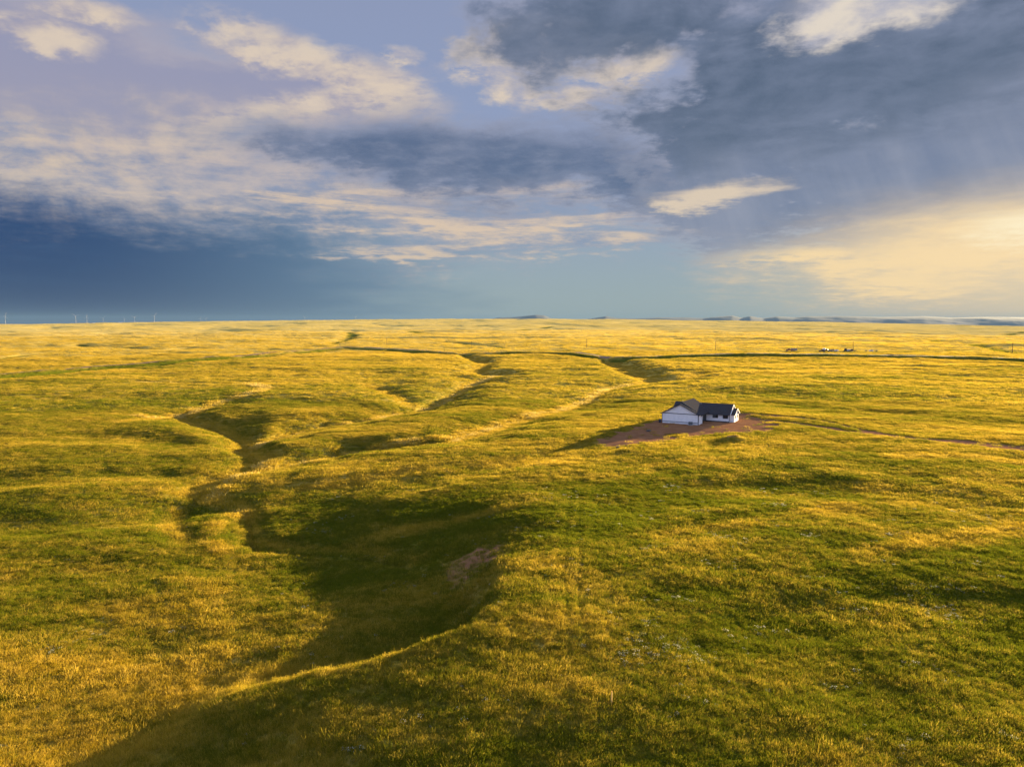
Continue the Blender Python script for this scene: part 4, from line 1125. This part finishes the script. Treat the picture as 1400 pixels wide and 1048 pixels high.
for px, r, sc_, ph, lab in TURBS:
    p = Vector(((px - CX) / FPX * r, r, 0)); p.z = 10.0 + (444 - 0.004 * px - 441) * -r / 980 * .4 + 18
    rz = math.atan2(-p.x, p.y) * .3 + .3
    if tur0 is None:
        tur0 = thing("wind_turbine", lab, "wind turbine", p, rz, "wind turbines behind the skyline")
        MB().tube((0, 0, -60), (0, 0, 88), 2.6, 1.5, 16).build('tower', M_TURB, tur0, True)
        MB().box(-1.8, 1.8, -4, 6, 88, 92).build('nacelle', M_TURB, tur0, bev=.6)
        hub = MB().tube((0, -7, 90), (0, -4, 90), 1.2, 1.9, 16).build('hub', M_TURB, tur0, True)
    else:
        c_ = dup(tur0, p, rz, sc_, lab)
    root = tur0 if px == 10 else c_
    if px == 10:
        for k in range(3):
            bm_ = MB(); n = 8; prev = None
            for i in range(n):
                t = i / (n - 1); ch = (2.4 if i else 1.6) * (1 - .8 * t) + .2; z = 1.5 + 46 * t
                ring = [(-ch * .3, -.25 * (1 - t) - .05, z), (ch * .7, 0, z), (-ch * .3, .25 * (1 - t) + .05, z)]
                if prev:
                    for a_ in range(3): bm_.face(prev[a_], prev[(a_ + 1) % 3], ring[(a_ + 1) % 3], ring[a_])
                prev = ring
            bm_.face(*prev)
            b = bm_.build('blade', M_TURB, root, True); b.location = (0, -5.6, 90); b.rotation_euler = (0, ph + k * 2 * math.pi / 3, 0)
    else:
        bl_ = [o for o in root.children if o.name.startswith('blade')]
        for k, b in enumerate(bl_): b.rotation_euler = (0, ph + k * 2 * math.pi / 3, 0)

# ---------------------------------------------------------------- hills on the far horizon
RIDGE = [(560, 441.5), (640, 440.5), (668, 437), (682, 433.5), (700, 433), (714, 431.5), (733, 429), (744, 430), (752, 434), (768, 437), (795, 437), (815, 433.5), (828, 431), (842, 434), (870, 435), (900, 433.6), (935, 433.2), (960, 434.5), (985, 431.5), (1000, 430), (1012, 433.5), (1025, 431), (1042, 434.5), (1062, 431.5), (1085, 433), (1102, 431.6),
         (1145, 431.2), (1200, 432.5), (1262, 431), (1300, 433.5), (1345, 432.5), (1400, 433), (1500, 433), (1640, 434), (1800, 441.5)]
def hill_band(r0, dr_, yscale, seed, x_shift):
    na, nr = 620, 46
    px = np.linspace(560, 1800, na)
    top = np.interp(px + x_shift, [a for a, _ in RIDGE], [b for _, b in RIDGE])
    H = np.maximum(0, (441.8 - top)) * r0 / 980 * yscale
    T_ = np.linspace(-1, 1, nr)
    R_ = r0 + dr_ * T_
    A = (px - CX) / FPX
    X_, Y_ = A[None, :] * R_[:, None], np.repeat(R_[:, None], na, 1)
    prof = (np.cos(T_ * math.pi / 2) ** 1.3)[:, None]
    nz = fbm(X_.ravel(), Y_.ravel(), 1500.0, 5, .55, seed).reshape(X_.shape)
    Z_ = -150 + (H[None, :] + 180) * np.clip(prof * (1 + .10 * nz * (1 - prof ** 4)), 0, 1.02) + 4 * nz * prof
    v = np.stack([X_, Y_, Z_], -1).reshape(-1, 3)
    i, j = np.meshgrid(np.arange(nr - 1), np.arange(na - 1), indexing='ij'); b = i * na + j
    return v, np.stack([b, b + 1, b + na + 1, b + na], -1).reshape(-1, 4)
v1, q1 = hill_band(17500, 3200, 0.82, 3.0, 0.0)
m_hill = new_mat("hill_slopes")
hn = noise(position(), 0.0016, 6.0, 0.6)
output(surface(mix(smooth(hn, .4, .62), (0.085, 0.10, 0.105), (0.125, 0.125, 0.12)), .95, None, .05))
hills = obj_from_arrays("hills", v1, q1.ravel(), np.full(len(q1), 4), [m_hill])
tag(hills, kind='structure')

# ---------------------------------------------------------------- air: thin haze over the whole plain
if QUICK != "2":
    hz = MB().box(-32000, 32000, -29000, 29500, -190, 285).build('haze', new_mat("haze"), None)
    tag(hz, kind='stuff')
    V.tree = hz.data.materials[0].node_tree
    pv = V.tree.nodes.new('ShaderNodeVolumePrincipled')
    pv.inputs['Color'].default_value = (0.10, 0.185, 0.31, 1)
    pv.inputs['Density'].default_value = 2.6e-5
    pv.inputs['Anisotropy'].default_value = 0.0
    mo = V.tree.nodes.new('ShaderNodeOutputMaterial'); V.tree.links.new(pv.outputs[0], mo.inputs['Volume'])
